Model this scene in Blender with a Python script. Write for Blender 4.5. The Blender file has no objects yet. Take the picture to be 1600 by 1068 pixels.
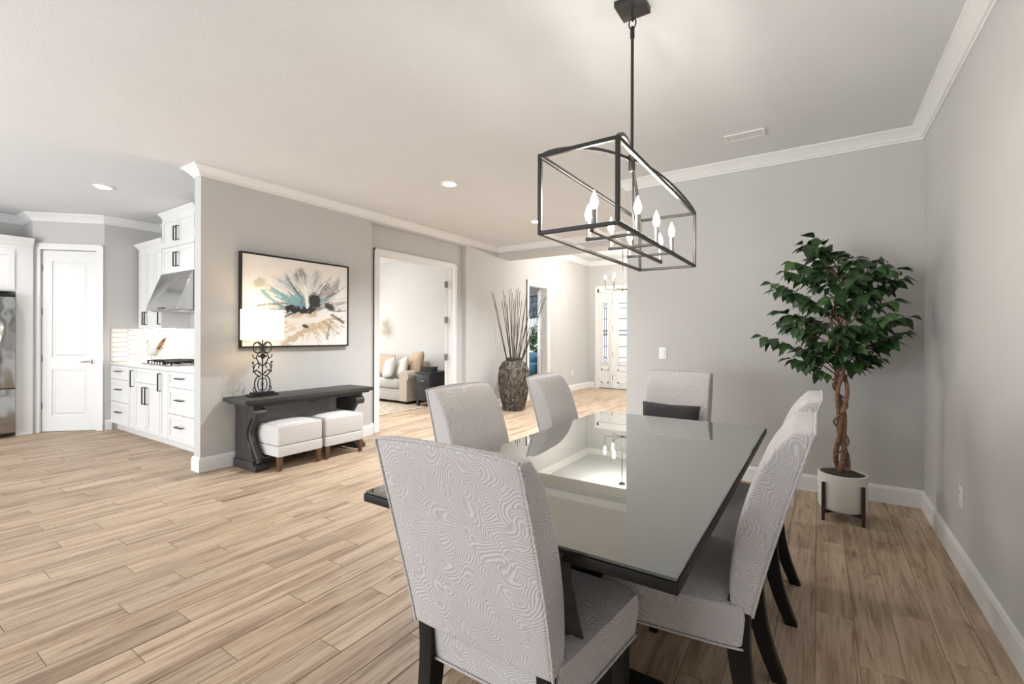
import bpy, bmesh, math, random
import numpy as np
from mathutils import Vector, Matrix
random.seed(7)
scene = bpy.context.scene
col = scene.collection
R = math.radians

# ------------------------------------------------------------------ camera
cam_d = bpy.data.cameras.new('camera'); cam = bpy.data.objects.new('camera', cam_d); col.objects.link(cam)
F_PX, YAW, ROLL, HORIZON, CAM_H = 725.0, R(33.5), R(0.19), 524.0, 1.30
cam_d.sensor_width = 36.0; cam_d.lens = F_PX / 1600 * 36.0
cam_d.shift_y = -(534 - HORIZON) / 1600
cam_d.clip_start = 0.05
cam.matrix_world = Matrix.Translation((0, 0, CAM_H)) @ Matrix.Rotation(YAW, 4, 'Z') @ Matrix.Rotation(R(90), 4, 'X') @ Matrix.Rotation(ROLL, 4, 'Z')
scene.camera = cam

# ------------------------------------------------------------------ world, daylight, exposure
w = bpy.data.worlds.new('daylight_sky'); scene.world = w; w.use_nodes = True
bg = w.node_tree.nodes['Background']; bg.inputs[0].default_value = (0.93, 0.97, 1.0, 1); bg.inputs[1].default_value = 0.8
scene.view_settings.view_transform = 'Standard'; scene.view_settings.look = 'None'
scene.view_settings.exposure = 0.62; scene.view_settings.gamma = 1.0; scene.view_settings.use_curve_mapping = False

def area(name, loc, rot, sx, sy, power, color=(1, 1, 1)):
    l = bpy.data.lights.new(name, 'AREA'); l.shape = 'RECTANGLE'; l.size = sx; l.size_y = sy
    l.energy = power; l.color = color
    o = bpy.data.objects.new(name, l); col.objects.link(o); o.location = loc; o.rotation_euler = rot
    return o
# daylight through an inferred rear slider and assumed great room and den openings
area('daylight_sliders', (-4.6, -3.75, 1.1), (R(112), 0, 0), 5.6, 2.2, 215, (0.95, 0.975, 1.0))
area('daylight_great_room', (-9.4, -1.2, 1.3), (R(90), 0, R(-90)), 2.6, 2.2, 14, (0.92, 0.96, 1.0))
area('daylight_fill_bedroom', (-8.0, 10.8, 1.7), (R(-90), 0, 0), 1.1, 1.4, 40, (0.95, 0.98, 1.0))  # lamp added inside the bedroom, beside its window
area('daylight_den', (-9.25, 5.0, 1.5), (R(90), 0, R(-90)), 2.0, 1.5, 70, (1.0, 0.99, 0.97))

# ------------------------------------------------------------------ materials
MATS = {}
def new_mat(name):
    m = bpy.data.materials.new(name); m.use_nodes = True
    nt = m.node_tree; b = nt.nodes['Principled BSDF']
    MATS[name] = m
    return m, nt, b
def N(nt, t, **kw):
    n = nt.nodes.new(t)
    for k, v in kw.items():
        setattr(n, k, v)
    return n
def L(nt, a, b): nt.links.new(a, b)
def math_n(nt, op, a, b=None, c=None):
    n = N(nt, 'ShaderNodeMath', operation=op)
    for i, v in enumerate((a, b, c)):
        if v is None: continue
        if isinstance(v, (int, float)): n.inputs[i].default_value = v
        else: L(nt, v, n.inputs[i])
    return n.outputs[0]
def noise(nt, vec, scale, detail=3.0, rough=0.55, dist=0.0):
    n = N(nt, 'ShaderNodeTexNoise'); n.inputs['Scale'].default_value = scale
    n.inputs['Detail'].default_value = detail; n.inputs['Roughness'].default_value = rough
    n.inputs['Distortion'].default_value = dist
    if vec is not None: L(nt, vec, n.inputs['Vector'])
    return n.outputs['Fac']
def ramp(nt, fac, stops):
    r = N(nt, 'ShaderNodeValToRGB'); els = r.color_ramp.elements
    while len(els) > 1: els.remove(els[-1])
    els[0].position = stops[0][0]; els[0].color = (*stops[0][1], 1)
    for p, c in stops[1:]:
        e = els.new(p); e.color = (*c, 1)
    L(nt, fac, r.inputs[0]); return r.outputs[0]
def bump(nt, b, h, strength, dist=0.01):
    n = N(nt, 'ShaderNodeBump'); n.inputs['Strength'].default_value = strength; n.inputs['Distance'].default_value = dist
    L(nt, h, n.inputs['Height']); L(nt, n.outputs[0], b.inputs['Normal'])
def coords(nt, kind='Object'):
    return N(nt, 'ShaderNodeTexCoord').outputs[kind]
def simple(name, c, rough=0.5, metal=0.0, var=0.06, scale=14.0, bmp=0.0, bscale=120.0, spec=0.5):
    m, nt, b = new_mat(name)
    v = coords(nt)
    f = noise(nt, v, scale)
    L(nt, ramp(nt, f, [(0.3, tuple(x * (1 - var) for x in c)), (0.7, tuple(min(1, x * (1 + var)) for x in c))]), b.inputs['Base Color'])
    b.inputs['Roughness'].default_value = rough; b.inputs['Metallic'].default_value = metal
    b.inputs['Specular IOR Level'].default_value = spec
    if bmp: bump(nt, b, noise(nt, v, bscale, 4), bmp, 0.004)
    return m
def emit(name, c, strength, base=None):
    m, nt, b = new_mat(name)
    b.inputs['Base Color'].default_value = (*(base or c), 1)
    b.inputs['Emission Color'].default_value = (*c, 1); b.inputs['Emission Strength'].default_value = strength
    b.inputs['Roughness'].default_value = 0.6
    return m

simple('wall_paint', (0.545, 0.54, 0.53), 0.85, var=0.012, scale=3, bmp=0.12, bscale=160, spec=0.25)
simple('den_paint', (0.66, 0.655, 0.64), 0.85, var=0.012, scale=3, bmp=0.1, bscale=160, spec=0.25)
simple('ceiling_paint', (0.70, 0.714, 0.732), 0.9, var=0.012, scale=3, bmp=0.35, bscale=90, spec=0.2)
simple('trim_white', (0.78, 0.785, 0.78), 0.38, var=0.01)
simple('cabinet_white', (0.77, 0.775, 0.77), 0.35, var=0.01)
simple('door_white', (0.77, 0.775, 0.77), 0.4, var=0.01)
simple('grout', (0.36, 0.29, 0.22), 0.9)
simple('black_metal', (0.018, 0.017, 0.016), 0.42, metal=0.3, bmp=0.05)
simple('fixture_black', (0.022, 0.021, 0.02), 0.45, metal=0.2, bmp=0.08, bscale=60)
simple('nickel', (0.42, 0.41, 0.40), 0.3, metal=1.0, var=0.03)
simple('stainless', (0.50, 0.50, 0.50), 0.22, metal=1.0, var=0.03)
simple('espresso', (0.009, 0.008, 0.0075), 0.42, bmp=0.05, bscale=40, spec=0.25)
simple('counter_quartz', (0.82, 0.81, 0.80), 0.2, var=0.03, scale=40)
simple('plate_white', (0.80, 0.80, 0.79), 0.4, var=0.01)
simple('linen', (0.64, 0.625, 0.61), 0.9, var=0.04, scale=200, bmp=0.25, bscale=420)
simple('walnut_leg', (0.12, 0.062, 0.032), 0.45, var=0.3, scale=30)
simple('charcoal_velvet', (0.035, 0.033, 0.034), 0.85, var=0.25, scale=18, bmp=0.15, bscale=200)
simple('pot_ceramic', (0.74, 0.73, 0.71), 0.35, var=0.02)
simple('soil', (0.045, 0.035, 0.026), 0.95, var=0.6, scale=60, bmp=0.8, bscale=70)
simple('bark', (0.20, 0.115, 0.07), 0.85, var=0.45, scale=35, bmp=0.6, bscale=60)
simple('twig', (0.06, 0.045, 0.036), 0.8, var=0.4, scale=20, bmp=0.3)
simple('stand_dark', (0.03, 0.022, 0.018), 0.45)
simple('sofa_grey', (0.46, 0.45, 0.43), 0.92, var=0.05, scale=90, bmp=0.2, bscale=300)
simple('sofa_tan', (0.47, 0.42, 0.36), 0.92, var=0.06, scale=60, bmp=0.2, bscale=300)
simple('cushion_tan', (0.48, 0.36, 0.26), 0.9, var=0.06, scale=60, bmp=0.15)
simple('cushion_white', (0.66, 0.67, 0.62), 0.9, var=0.05, scale=30, bmp=0.15)
simple('trunk_black', (0.02, 0.022, 0.025), 0.5, bmp=0.2, bscale=40)
simple('rug_pile', (0.42, 0.36, 0.28), 0.95, var=0.35, scale=9, bmp=0.4, bscale=200)
simple('bed_blue', (0.10, 0.23, 0.36), 0.9, var=0.35, scale=7, bmp=0.2)
simple('curtain_blue', (0.36, 0.52, 0.62), 0.9, var=0.45, scale=9)
simple('dark_wood', (0.035, 0.025, 0.02), 0.5)
simple('shrub_green', (0.12, 0.26, 0.07), 0.7, var=0.4, scale=8)
simple('rooster_copper', (0.42, 0.24, 0.14), 0.4, metal=0.4, var=0.4, scale=40)
simple('tile_white', (0.80, 0.77, 0.74), 0.18, var=0.03, scale=12)
simple('tile_grout', (0.40, 0.32, 0.27), 0.9, var=0.04)
simple('hinge_metal', (0.30, 0.29, 0.28), 0.35, metal=1.0)
simple('candle_sleeve', (0.30, 0.29, 0.28), 0.35, metal=0.6)
simple('mirror_dark', (0.02, 0.02, 0.02), 0.1)
simple('lead_came', (0.10, 0.10, 0.11), 0.5, metal=0.6)
simple('slot_dark', (0.05, 0.05, 0.05), 0.7)
simple('exterior_ground', (0.45, 0.43, 0.40), 0.95)
simple('grey_slab_door', (0.50, 0.50, 0.50), 0.5, var=0.01)
emit('bulb_glow', (1.0, 0.83, 0.62), 45)
emit('can_lens', (1.0, 0.95, 0.86), 14)

def planks_mat():
    m, nt, b = new_mat('oak_plank')
    pos = N(nt, 'ShaderNodeNewGeometry')
    oi = N(nt, 'ShaderNodeObjectInfo')
    rnd = math_n(nt, 'FRACT', math_n(nt, 'ADD', oi.outputs['Random'], pos.outputs['Random Per Island']))
    off = N(nt, 'ShaderNodeCombineXYZ'); L(nt, math_n(nt, 'MULTIPLY', rnd, 37.0), off.inputs[0]); L(nt, math_n(nt, 'MULTIPLY', rnd, 91.0), off.inputs[1])
    add = N(nt, 'ShaderNodeVectorMath', operation='ADD'); L(nt, pos.outputs['Position'], add.inputs[0]); L(nt, off.outputs[0], add.inputs[1])
    def stretched(sx, sy):
        mp = N(nt, 'ShaderNodeMapping'); mp.inputs['Scale'].default_value = (sx, sy, 1); L(nt, add.outputs[0], mp.inputs[0]); return mp.outputs[0]
    broad = noise(nt, stretched(9, 0.9), 1.0, 4, 0.6, 0.6)
    fine = noise(nt, stretched(70, 3.0), 1.0, 5, 0.65, 0.3)
    crack = noise(nt, stretched(26, 2.0), 1.0, 6, 0.7, 1.2)
    base = ramp(nt, broad, [(0.30, (0.275, 0.195, 0.135)), (0.42, (0.43, 0.318, 0.222)), (0.55, (0.535, 0.412, 0.300)), (0.74, (0.60, 0.48, 0.365))])
    mx = N(nt, 'ShaderNodeMix', data_type='RGBA', blend_type='MULTIPLY'); mx.inputs[0].default_value = 1.0
    L(nt, base, mx.inputs[6]); L(nt, ramp(nt, fine, [(0.30, (0.70, 0.66, 0.62)), (0.55, (1, 1, 1)), (0.8, (1.06, 1.05, 1.04))]), mx.inputs[7])
    mc = N(nt, 'ShaderNodeMix', data_type='RGBA', blend_type='MULTIPLY'); mc.inputs[0].default_value = 1.0
    L(nt, mx.outputs[2], mc.inputs[6]); L(nt, ramp(nt, crack, [(0.28, (0.30, 0.24, 0.20)), (0.37, (0.72, 0.67, 0.63)), (0.47, (1, 1, 1))]), mc.inputs[7])
    ms = N(nt, 'ShaderNodeMix', data_type='RGBA', blend_type='MULTIPLY'); ms.inputs[0].default_value = 1.0
    L(nt, mc.outputs[2], ms.inputs[6]); L(nt, ramp(nt, rnd, [(0.0, (0.87, 0.86, 0.85)), (0.5, (0.97, 0.965, 0.96)), (1.0, (1.05, 1.04, 1.02))]), ms.inputs[7])
    L(nt, ms.outputs[2], b.inputs['Base Color'])
    b.inputs['Roughness'].default_value = 0.48; b.inputs['Specular IOR Level'].default_value = 0.4
    bump(nt, b, fine, 0.12, 0.003)
planks_mat()

def damask():
    m, nt, b = new_mat('damask_fabric')
    v = coords(nt)
    wn = N(nt, 'ShaderNodeTexNoise'); wn.inputs['Scale'].default_value = 9.0; wn.inputs['Detail'].default_value = 1.0; L(nt, v, wn.inputs['Vector'])
    wa = N(nt, 'ShaderNodeVectorMath', operation='MULTIPLY_ADD'); L(nt, wn.outputs['Color'], wa.inputs[0]); wa.inputs[1].default_value = (0.07, 0.07, 0.07); L(nt, v, wa.inputs[2])
    vo = N(nt, 'ShaderNodeTexVoronoi'); vo.inputs['Scale'].default_value = 19.0; L(nt, wa.outputs[0], vo.inputs['Vector'])
    of = N(nt, 'ShaderNodeVectorMath', operation='MULTIPLY_ADD'); L(nt, vo.outputs['Color'], of.inputs[0]); of.inputs[1].default_value = (0.11, 0.11, 0.11); L(nt, vo.outputs['Position'], of.inputs[2])
    o2 = N(nt, 'ShaderNodeVectorMath', operation='SUBTRACT'); L(nt, of.outputs[0], o2.inputs[0]); o2.inputs[1].default_value = (0.055, 0.055, 0.055)
    ds = N(nt, 'ShaderNodeVectorMath', operation='DISTANCE'); L(nt, wa.outputs[0], ds.inputs[0]); L(nt, o2.outputs[0], ds.inputs[1])
    s1 = math_n(nt, 'SINE', math_n(nt, 'MULTIPLY', ds.outputs['Value'], 900.0))
    n2 = noise(nt, v, 3.0, 1.0, 0.5, 0.3)
    fine = noise(nt, v, 260.0, 2)
    mask = ramp(nt, n2, [(0.35, (0.55,) * 3), (0.6, (1.0,) * 3)])
    line = ramp(nt, s1, [(0.0, (0.0,) * 3), (0.5, (1.0,) * 3)])
    mx = N(nt, 'ShaderNodeMix', data_type='RGBA'); L(nt, math_n(nt, 'MULTIPLY', line, mask), mx.inputs[0])
    mx.inputs[6].default_value = (0.48, 0.455, 0.455, 1); mx.inputs[7].default_value = (0.615, 0.59, 0.592, 1)
    L(nt, mx.outputs[2], b.inputs['Base Color'])
    b.inputs['Roughness'].default_value = 0.75; b.inputs['Specular IOR Level'].default_value = 0.3
    b.inputs['Sheen Weight'].default_value = 0.25
    bump(nt, b, math_n(nt, 'ADD', s1, math_n(nt, 'MULTIPLY', fine, 0.8)), 0.30, 0.002)
damask()

def table_glass():
    m, nt, b = new_mat('table_glass')
    v = coords(nt)
    L(nt, ramp(nt, noise(nt, v, 30), [(0.3, (0.055, 0.061, 0.057)), (0.7, (0.060, 0.066, 0.062))]), b.inputs['Base Color'])
    b.inputs['Roughness'].default_value = 0.3; b.inputs['Specular IOR Level'].default_value = 0.0
    g = N(nt, 'ShaderNodeBsdfGlossy'); g.inputs['Roughness'].default_value = 0.015; g.inputs['Color'].default_value = (0.95, 0.97, 0.95, 1)
    lw = N(nt, 'ShaderNodeLayerWeight'); lw.inputs['Blend'].default_value = 0.5
    fac = math_n(nt, 'ADD', math_n(nt, 'MULTIPLY', math_n(nt, 'POWER', lw.outputs['Facing'], 2.2), 0.93), 0.06)
    mx = N(nt, 'ShaderNodeMixShader'); L(nt, fac, mx.inputs[0]); L(nt, b.outputs[0], mx.inputs[1]); L(nt, g.outputs[0], mx.inputs[2])
    L(nt, mx.outputs[0], nt.nodes['Material Output'].inputs['Surface'])
table_glass()

def fridge_steel():
    m, nt, b = new_mat('fridge_steel')
    v = coords(nt)
    mp = N(nt, 'ShaderNodeMapping'); mp.inputs['Scale'].default_value = (1, 1, 0.6); L(nt, v, mp.inputs[0])
    b.inputs['Base Color'].default_value = (0.42, 0.42, 0.42, 1); b.inputs['Metallic'].default_value = 1; b.inputs['Roughness'].default_value = 0.16
    bump(nt, b, noise(nt, mp.outputs[0], 5, 1), 0.5, 0.05)
fridge_steel()

def leaf_mat():
    m, nt, b = new_mat('ficus_leaf')
    g = N(nt, 'ShaderNodeNewGeometry'); oi = N(nt, 'ShaderNodeObjectInfo')
    rnd = math_n(nt, 'FRACT', math_n(nt, 'ADD', oi.outputs['Random'], g.outputs['Random Per Island']))
    L(nt, ramp(nt, rnd, [(0.0, (0.012, 0.035, 0.010)), (0.55, (0.022, 0.062, 0.016)), (0.9, (0.045, 0.105, 0.028)), (1.0, (0.075, 0.15, 0.04))]), b.inputs['Base Color'])
    b.inputs['Roughness'].default_value = 0.45
    b.inputs['Subsurface Weight'].default_value = 0.0
leaf_mat()

def vase_mat():
    m, nt, b = new_mat('vase_chips')
    v = coords(nt)
    g = N(nt, 'ShaderNodeNewGeometry')
    L(nt, ramp(nt, g.outputs['Random Per Island'], [(0.0, (0.035, 0.026, 0.02)), (0.5, (0.075, 0.06, 0.047)), (0.82, (0.15, 0.122, 0.095)), (1.0, (0.30, 0.26, 0.21))]), b.inputs['Base Color'])
    b.inputs['Roughness'].default_value = 0.55
    bump(nt, b, noise(nt, v, 50, 4), 0.4, 0.006)
vase_mat()

def shade_mat():
    m, nt, b = new_mat('lamp_shade_fabric')
    v = coords(nt)
    f = noise(nt, v, 300, 2)
    L(nt, ramp(nt, f, [(0.3, (0.80, 0.72, 0.60)), (0.7, (0.86, 0.79, 0.68))]), b.inputs['Base Color'])
    b.inputs['Emission Color'].default_value = (1.0, 0.86, 0.66, 1); b.inputs['Emission Strength'].default_value = 0.95
    b.inputs['Roughness'].default_value = 0.9
shade_mat()

def glass_mat(name, rough):
    m, nt, b = new_mat(name)
    b.inputs['Base Color'].default_value = (0.97, 0.99, 0.99, 1); b.inputs['Transmission Weight'].default_value = 1.0
    b.inputs['Roughness'].default_value = rough; b.inputs['IOR'].default_value = 1.2
glass_mat('pane_glass', 0.0); glass_mat('textured_glass', 0.25)

def console_mat():
    m, nt, b = new_mat('console_wood')
    v = coords(nt); mp = N(nt, 'ShaderNodeMapping'); mp.inputs['Scale'].default_value = (30, 3, 6); L(nt, v, mp.inputs[0])
    f = noise(nt, mp.outputs[0], 1.0, 5, 0.65)
    L(nt, ramp(nt, f, [(0.3, (0.018, 0.0175, 0.017)), (0.7, (0.05, 0.047, 0.045))]), b.inputs['Base Color'])
    b.inputs['Roughness'].default_value = 0.5; bump(nt, b, f, 0.15, 0.004)
console_mat()

def paint_mat():
    m, nt, b = new_mat('canvas_paint')
    a = N(nt, 'ShaderNodeVertexColor'); a.layer_name = 'paint'
    L(nt, a.outputs[0], b.inputs['Base Color']); b.inputs['Roughness'].default_value = 0.6
    bump(nt, b, noise(nt, coords(nt), 90, 4), 0.25, 0.003)
paint_mat()

# ------------------------------------------------------------------ mesh helpers
class MB:
    def __init__(s): s.v = []; s.f = []
    def add(s, vs, fs):
        o = len(s.v); s.v += [tuple(p) for p in vs]; s.f += [tuple(i + o for i in q) for q in fs]; return s
    def box(s, x0, x1, y0, y1, z0, z1):
        return s.add([(x0, y0, z0), (x1, y0, z0), (x1, y1, z0), (x0, y1, z0), (x0, y0, z1), (x1, y0, z1), (x1, y1, z1), (x0, y1, z1)],
                     [(0, 3, 2, 1), (4, 5, 6, 7), (0, 1, 5, 4), (1, 2, 6, 5), (2, 3, 7, 6), (3, 0, 4, 7)])
    def prism(s, pts, fn):
        # pts: 2D outline (ccw); fn(p, k) -> 3D for k=0 / 1
        n = len(pts)
        return s.add([fn(p, 0) for p in pts] + [fn(p, 1) for p in pts],
                     [tuple(range(n - 1, -1, -1)), tuple(range(n, 2 * n))] + [(i, (i + 1) % n, n + (i + 1) % n, n + i) for i in range(n)])
    def tube(s, path, rad, seg=8, cap=True, sq=False):
        P = [Vector(p) for p in path]; n = len(P)
        rad = rad if isinstance(rad, (list, tuple)) else [rad] * n
        up = Vector((0, 0, 1)); t0 = (P[1] - P[0]).normalized()
        if abs(t0.dot(up)) > 0.95: up = Vector((1, 0, 0))
        u = (up - t0 * up.dot(t0)).normalized()
        vs = []
        if sq: seg = 4
        for i in range(n):
            t = (P[min(i + 1, n - 1)] - P[max(i - 1, 0)]).normalized()
            u = (u - t * u.dot(t)).normalized(); b = t.cross(u)
            for k in range(seg):
                a = 2 * math.pi * k / seg + (math.pi / 4 if sq else 0)
                r = rad[i] * (math.sqrt(2) if sq else 1)
                vs.append(P[i] + (u * math.cos(a) + b * math.sin(a)) * r)
        fs = [(i * seg + k, i * seg + (k + 1) % seg, (i + 1) * seg + (k + 1) % seg, (i + 1) * seg + k) for i in range(n - 1) for k in range(seg)]
        if cap: fs += [tuple(range(seg - 1, -1, -1)), tuple(range((n - 1) * seg, n * seg))]
        return s.add(vs, fs)
    def lathe(s, prof, seg=24, c=(0, 0), ring=False):
        vs = []; n = len(prof)
        for r, z in prof:
            for k in range(seg):
                a = 2 * math.pi * k / seg; vs.append((c[0] + r * math.cos(a), c[1] + r * math.sin(a), z))
        fs = [(i * seg + k, i * seg + (k + 1) % seg, (i + 1) * seg + (k + 1) % seg, (i + 1) * seg + k) for i in range(n - 1) for k in range(seg)]
        if ring: fs += [((n - 1) * seg + k, (n - 1) * seg + (k + 1) % seg, (k + 1) % seg, k) for k in range(seg)]
        else: fs += [tuple(range(seg - 1, -1, -1)), tuple(range((n - 1) * seg, n * seg))]
        return s.add(vs, fs)
    def mesh(s, name, mat, smooth=False, bevel=0, bseg=2, subsurf=0, ang=35, fix=True):
        me = bpy.data.meshes.new(name); me.from_pydata(s.v, [], s.f)
        if fix or bevel:
            bm = bmesh.new(); bm.from_mesh(me)
            if fix: bmesh.ops.recalc_face_normals(bm, faces=bm.faces)
            if bevel:
                ed = [e for e in bm.edges if len(e.link_faces) == 2 and e.calc_face_angle(0) > R(25)]
                bmesh.ops.bevel(bm, geom=ed, offset=bevel, segments=bseg, profile=0.6, affect='EDGES', clamp_overlap=True)
            bm.to_mesh(me); bm.free()
        if mat: me.materials.append(MATS[mat])
        if smooth or bevel:
            me.shade_smooth()
            me.set_sharp_from_angle(angle=R(ang))
        return me
    def obj(s, name, mat, parent=None, loc=None, **kw):
        return link(name, s.mesh(name, mat, **kw), parent, loc)

def link(name, me, parent=None, loc=None, rot=None):
    o = bpy.data.objects.new(name, me); col.objects.link(o)
    if parent: o.parent = parent
    if loc is not None: o.location = loc
    if rot is not None: o.rotation_euler = rot
    return o
def tag(o, label, cat, group=None, kind=None):
    o['label'] = label; o['category'] = cat
    if group: o['group'] = group
    if kind: o['kind'] = kind
    return o
def thing(name, label, cat, loc=(0, 0, 0), rz=0, group=None, kind=None):
    o = bpy.data.objects.new(name, None); col.objects.link(o); o.empty_display_size = 0.1
    o.location = loc; o.rotation_euler = (0, 0, rz)
    return tag(o, label, cat, group, kind)
def copy_tree(o, parent=None):
    c = o.copy(); col.objects.link(c); c.parent = parent
    for ch in list(o.children): copy_tree(ch, c)
    return c
def struct(name, mb, mat, label, cat, **kw):
    o = mb.obj(name, mat, **kw); return tag(o, label, cat, kind='structure')
def superbox(name, mat, sx, sy, sz, parent=None, loc=(0, 0, 0), rot=None, e=0.35, seg=(14, 10), puff=0.0):
    """pillow / cushion: a superellipsoid, e small = boxy"""
    mb = MB(); nu, nv = 28, 14; vs = []; fs = []
    sg = lambda x, p: math.copysign(abs(x) ** p, x)
    for j in range(nv + 1):
        ph = -math.pi / 2 + math.pi * j / nv
        for i in range(nu):
            t = 2 * math.pi * i / nu
            vs.append((sx / 2 * sg(math.cos(ph), e) * sg(math.cos(t), e), sy / 2 * sg(math.cos(ph), e) * sg(math.sin(t), e), sz / 2 * sg(math.sin(ph), e * 1.2)))
    for j in range(nv):
        for i in range(nu):
            fs.append((j * nu + i, j * nu + (i + 1) % nu, (j + 1) * nu + (i + 1) % nu, (j + 1) * nu + i))
    mb.add(vs, fs)
    o = mb.obj(name, mat, parent, loc, smooth=True, ang=80, fix=False)
    if rot: o.rotation_euler = rot
    return o
def pillow(name, mat, w, h, t, n=14):
    """knife-edge throw pillow in local XZ plane, thickness along Y"""
    mb = MB(); vs = []; fs = []
    for side in (1, -1):
        base = len(vs)
        for j in range(n + 1):
            for i in range(n + 1):
                u = -1 + 2 * i / n; v = -1 + 2 * j / n
                k = ((1 - u ** 4) * (1 - v ** 4)) ** 0.5
                pin = 1 - 0.07 * (1 - abs(u * v)) * (abs(u) ** 2 if abs(u) > abs(v) else abs(v) ** 2)
                vs.append((u * w / 2 * pin, side * (t / 2 * k + 0.004), v * h / 2 * pin))
        for j in range(n):
            for i in range(n):
                a = base + j * (n + 1) + i; q = (a, a + 1, a + n + 2, a + n + 1)
                fs.append(q if side < 0 else q[::-1])
    per = [i for i in range(n)] + [n + (n + 1) * j for j in range(n)] + [(n + 1) * n + n - i for i in range(n)] + [(n + 1) * (n - j) for j in range(n)]
    o = (n + 1) ** 2
    for a, b in zip(per, per[1:] + per[:1]): fs.append((a, b, b + o, a + o))
    mb.add(vs, fs); return mb.mesh(name, mat, smooth=True, ang=80)
def frame_panel(mb, a0, a1, z0, z1, fn, rail=0.06, depth=0.012, t=0.02):
    """shaker front: fn(a, out, z) -> xyz; slab with a recessed field"""
    def bx(p0, p1, q0, q1, o0, o1):
        vs = [fn(p0, o0, q0), fn(p1, o0, q0), fn(p1, o1, q0), fn(p0, o1, q0), fn(p0, o0, q1), fn(p1, o0, q1), fn(p1, o1, q1), fn(p0, o1, q1)]
        mb.add(vs, [(0, 3, 2, 1), (4, 5, 6, 7), (0, 1, 5, 4), (1, 2, 6, 5), (2, 3, 7, 6), (3, 0, 4, 7)])
    bx(a0, a0 + rail, z0, z1, 0, t); bx(a1 - rail, a1, z0, z1, 0, t)
    bx(a0 + rail, a1 - rail, z0, z0 + rail, 0, t); bx(a0 + rail, a1 - rail, z1 - rail, z1, 0, t)
    bx(a0 + rail, a1 - rail, z0 + rail, z1 - rail, 0, t - depth)
def sweep(path, prof, closed=False):
    """mitred sweep; prof (offset to the left of travel, z); returns one MB for each segment"""
    P = [Vector(p) for p in path]; n = len(P); segs = []
    nrm = []
    for i in range(n if closed else n - 1):
        d = (P[(i + 1) % n] - P[i]).normalized(); nrm.append(Vector((-d.y, d.x)))
    def mit(i):
        if closed: a, b = nrm[i - 1], nrm[i % len(nrm)]
        elif i == 0: return nrm[0]
        elif i == n - 1: return nrm[-1]
        else: a, b = nrm[i - 1], nrm[i]
        return (a + b) / (1 + a.dot(b))
    for i in range(len(nrm)):
        mb = MB(); k = len(prof); vs = []
        for j in (i, (i + 1) % n):
            m = mit(j)
            for o, z in prof: vs.append((P[j].x + m.x * o, P[j].y + m.y * o, z))
        fs = [(q, (q + 1) % k, k + (q + 1) % k, k + q) for q in range(k)] + [tuple(range(k - 1, -1, -1)), tuple(range(k, 2 * k))]
        mb.add(vs, fs); segs.append(mb)
    return segs

# ------------------------------------------------------------------ room shell
CZ, FZ = 2.89, 3.16                      # main and entry ceiling
XR, YB, XA = 0.665, 4.66, -4.87          # right wall, back wall, picture wall
XE, YF, YH = -1.66, 10.85, 6.87          # end of back wall, entry wall, header
struct('wall_right', MB().box(XR, XR + 0.14, -3.14, YB + 0.14, -0.05, CZ), 'wall_paint', 'plain grey painted wall at the right behind the dining chairs', 'wall')
struct('wall_back', MB().box(XE, XR, YB, YB + 0.14, -0.05, CZ), 'wall_paint', 'grey painted wall behind the potted tree', 'wall')
struct('wall_entry_right', MB().box(XE, XE + 0.14, YB + 0.14, YF, -0.05, FZ + 0.05), 'wall_paint', 'grey hall wall running to the entry behind the dining wall', 'wall')
mb = MB()
mb.box(XA - 0.13, XA, 2.03, 4.03, -0.05, CZ); mb.box(XA - 0.13, XA, 4.03, 5.98, 2.77, CZ)
mb.box(XA - 0.17, XA - 0.08, 4.03, 4.215, -0.05, 2.77); mb.box(XA - 0.17, XA - 0.08, 5.715, 5.98, -0.05, 2.77); mb.box(XA - 0.17, XA - 0.08, 4.215, 5.715, 2.375, 2.77)
mb.box(XA - 0.13, XA, 5.98, YH, -0.05, CZ); mb.box(XA - 0.13, XA, YH, 7.96, -0.05, FZ + 0.05); mb.box(XA - 0.13, XA, 7.96, 8.735, 2.33, FZ + 0.05); mb.box(XA - 0.13, XA, 8.735, YF, -0.05, FZ + 0.05)
struct('wall_left', mb, 'wall_paint', 'long grey wall with the painting, a recessed doorway and a second doorway', 'wall')
mb = MB()
mb.box(XE + 0.14, -2.94, YF, YF + 0.14, -0.05, FZ + 0.05); mb.box(-4.62, -2.94, YF, YF + 0.14, 2.46, FZ + 0.05); mb.box(-6.05, -4.62, YF, YF + 0.14, -0.05, FZ + 0.05)
mb.box(-7.25, -6.05, YF, YF + 0.14, -0.05, 0.75); mb.box(-7.25, -6.05, YF, YF + 0.14, 2.35, FZ + 0.05); mb.box(-9.1, -7.25, YF, YF + 0.14, -0.05, FZ + 0.05); mb.box(XE, XE + 0.14, YF, YF + 0.14, -0.05, FZ + 0.05)
struct('wall_entry', mb, 'wall_paint', 'grey far wall around the glazed entrance door', 'wall')
struct('wall_header', MB().box(XA, XE, YH, 7.29, 2.71, FZ + 0.05), 'wall_paint', 'grey ceiling beam between the hall and the entry', 'beam')
struct('wall_kitchen', MB().box(-8.2, XA - 0.13, 2.88, 3.0, -0.05, CZ), 'wall_paint', 'kitchen wall behind the range hood', 'wall')
struct('wall_kitchen_side', MB().box(-8.2, -8.07, 2.19, 2.88, -0.05, CZ), 'wall_paint', 'short grey kitchen wall right of the pantry door', 'wall')
A2, B2 = Vector((-8.07, 2.19)), Vector((-8.65, 1.61)); dv = (B2 - A2).normalized(); PL = (B2 - A2).length; nv = Vector((dv.y * -1, dv.x))  # left of travel = room side
def diag(s_, o, z): return (A2.x + dv.x * s_ + nv.x * o, A2.y + dv.y * s_ + nv.y * o, z)
mb = MB()
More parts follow.
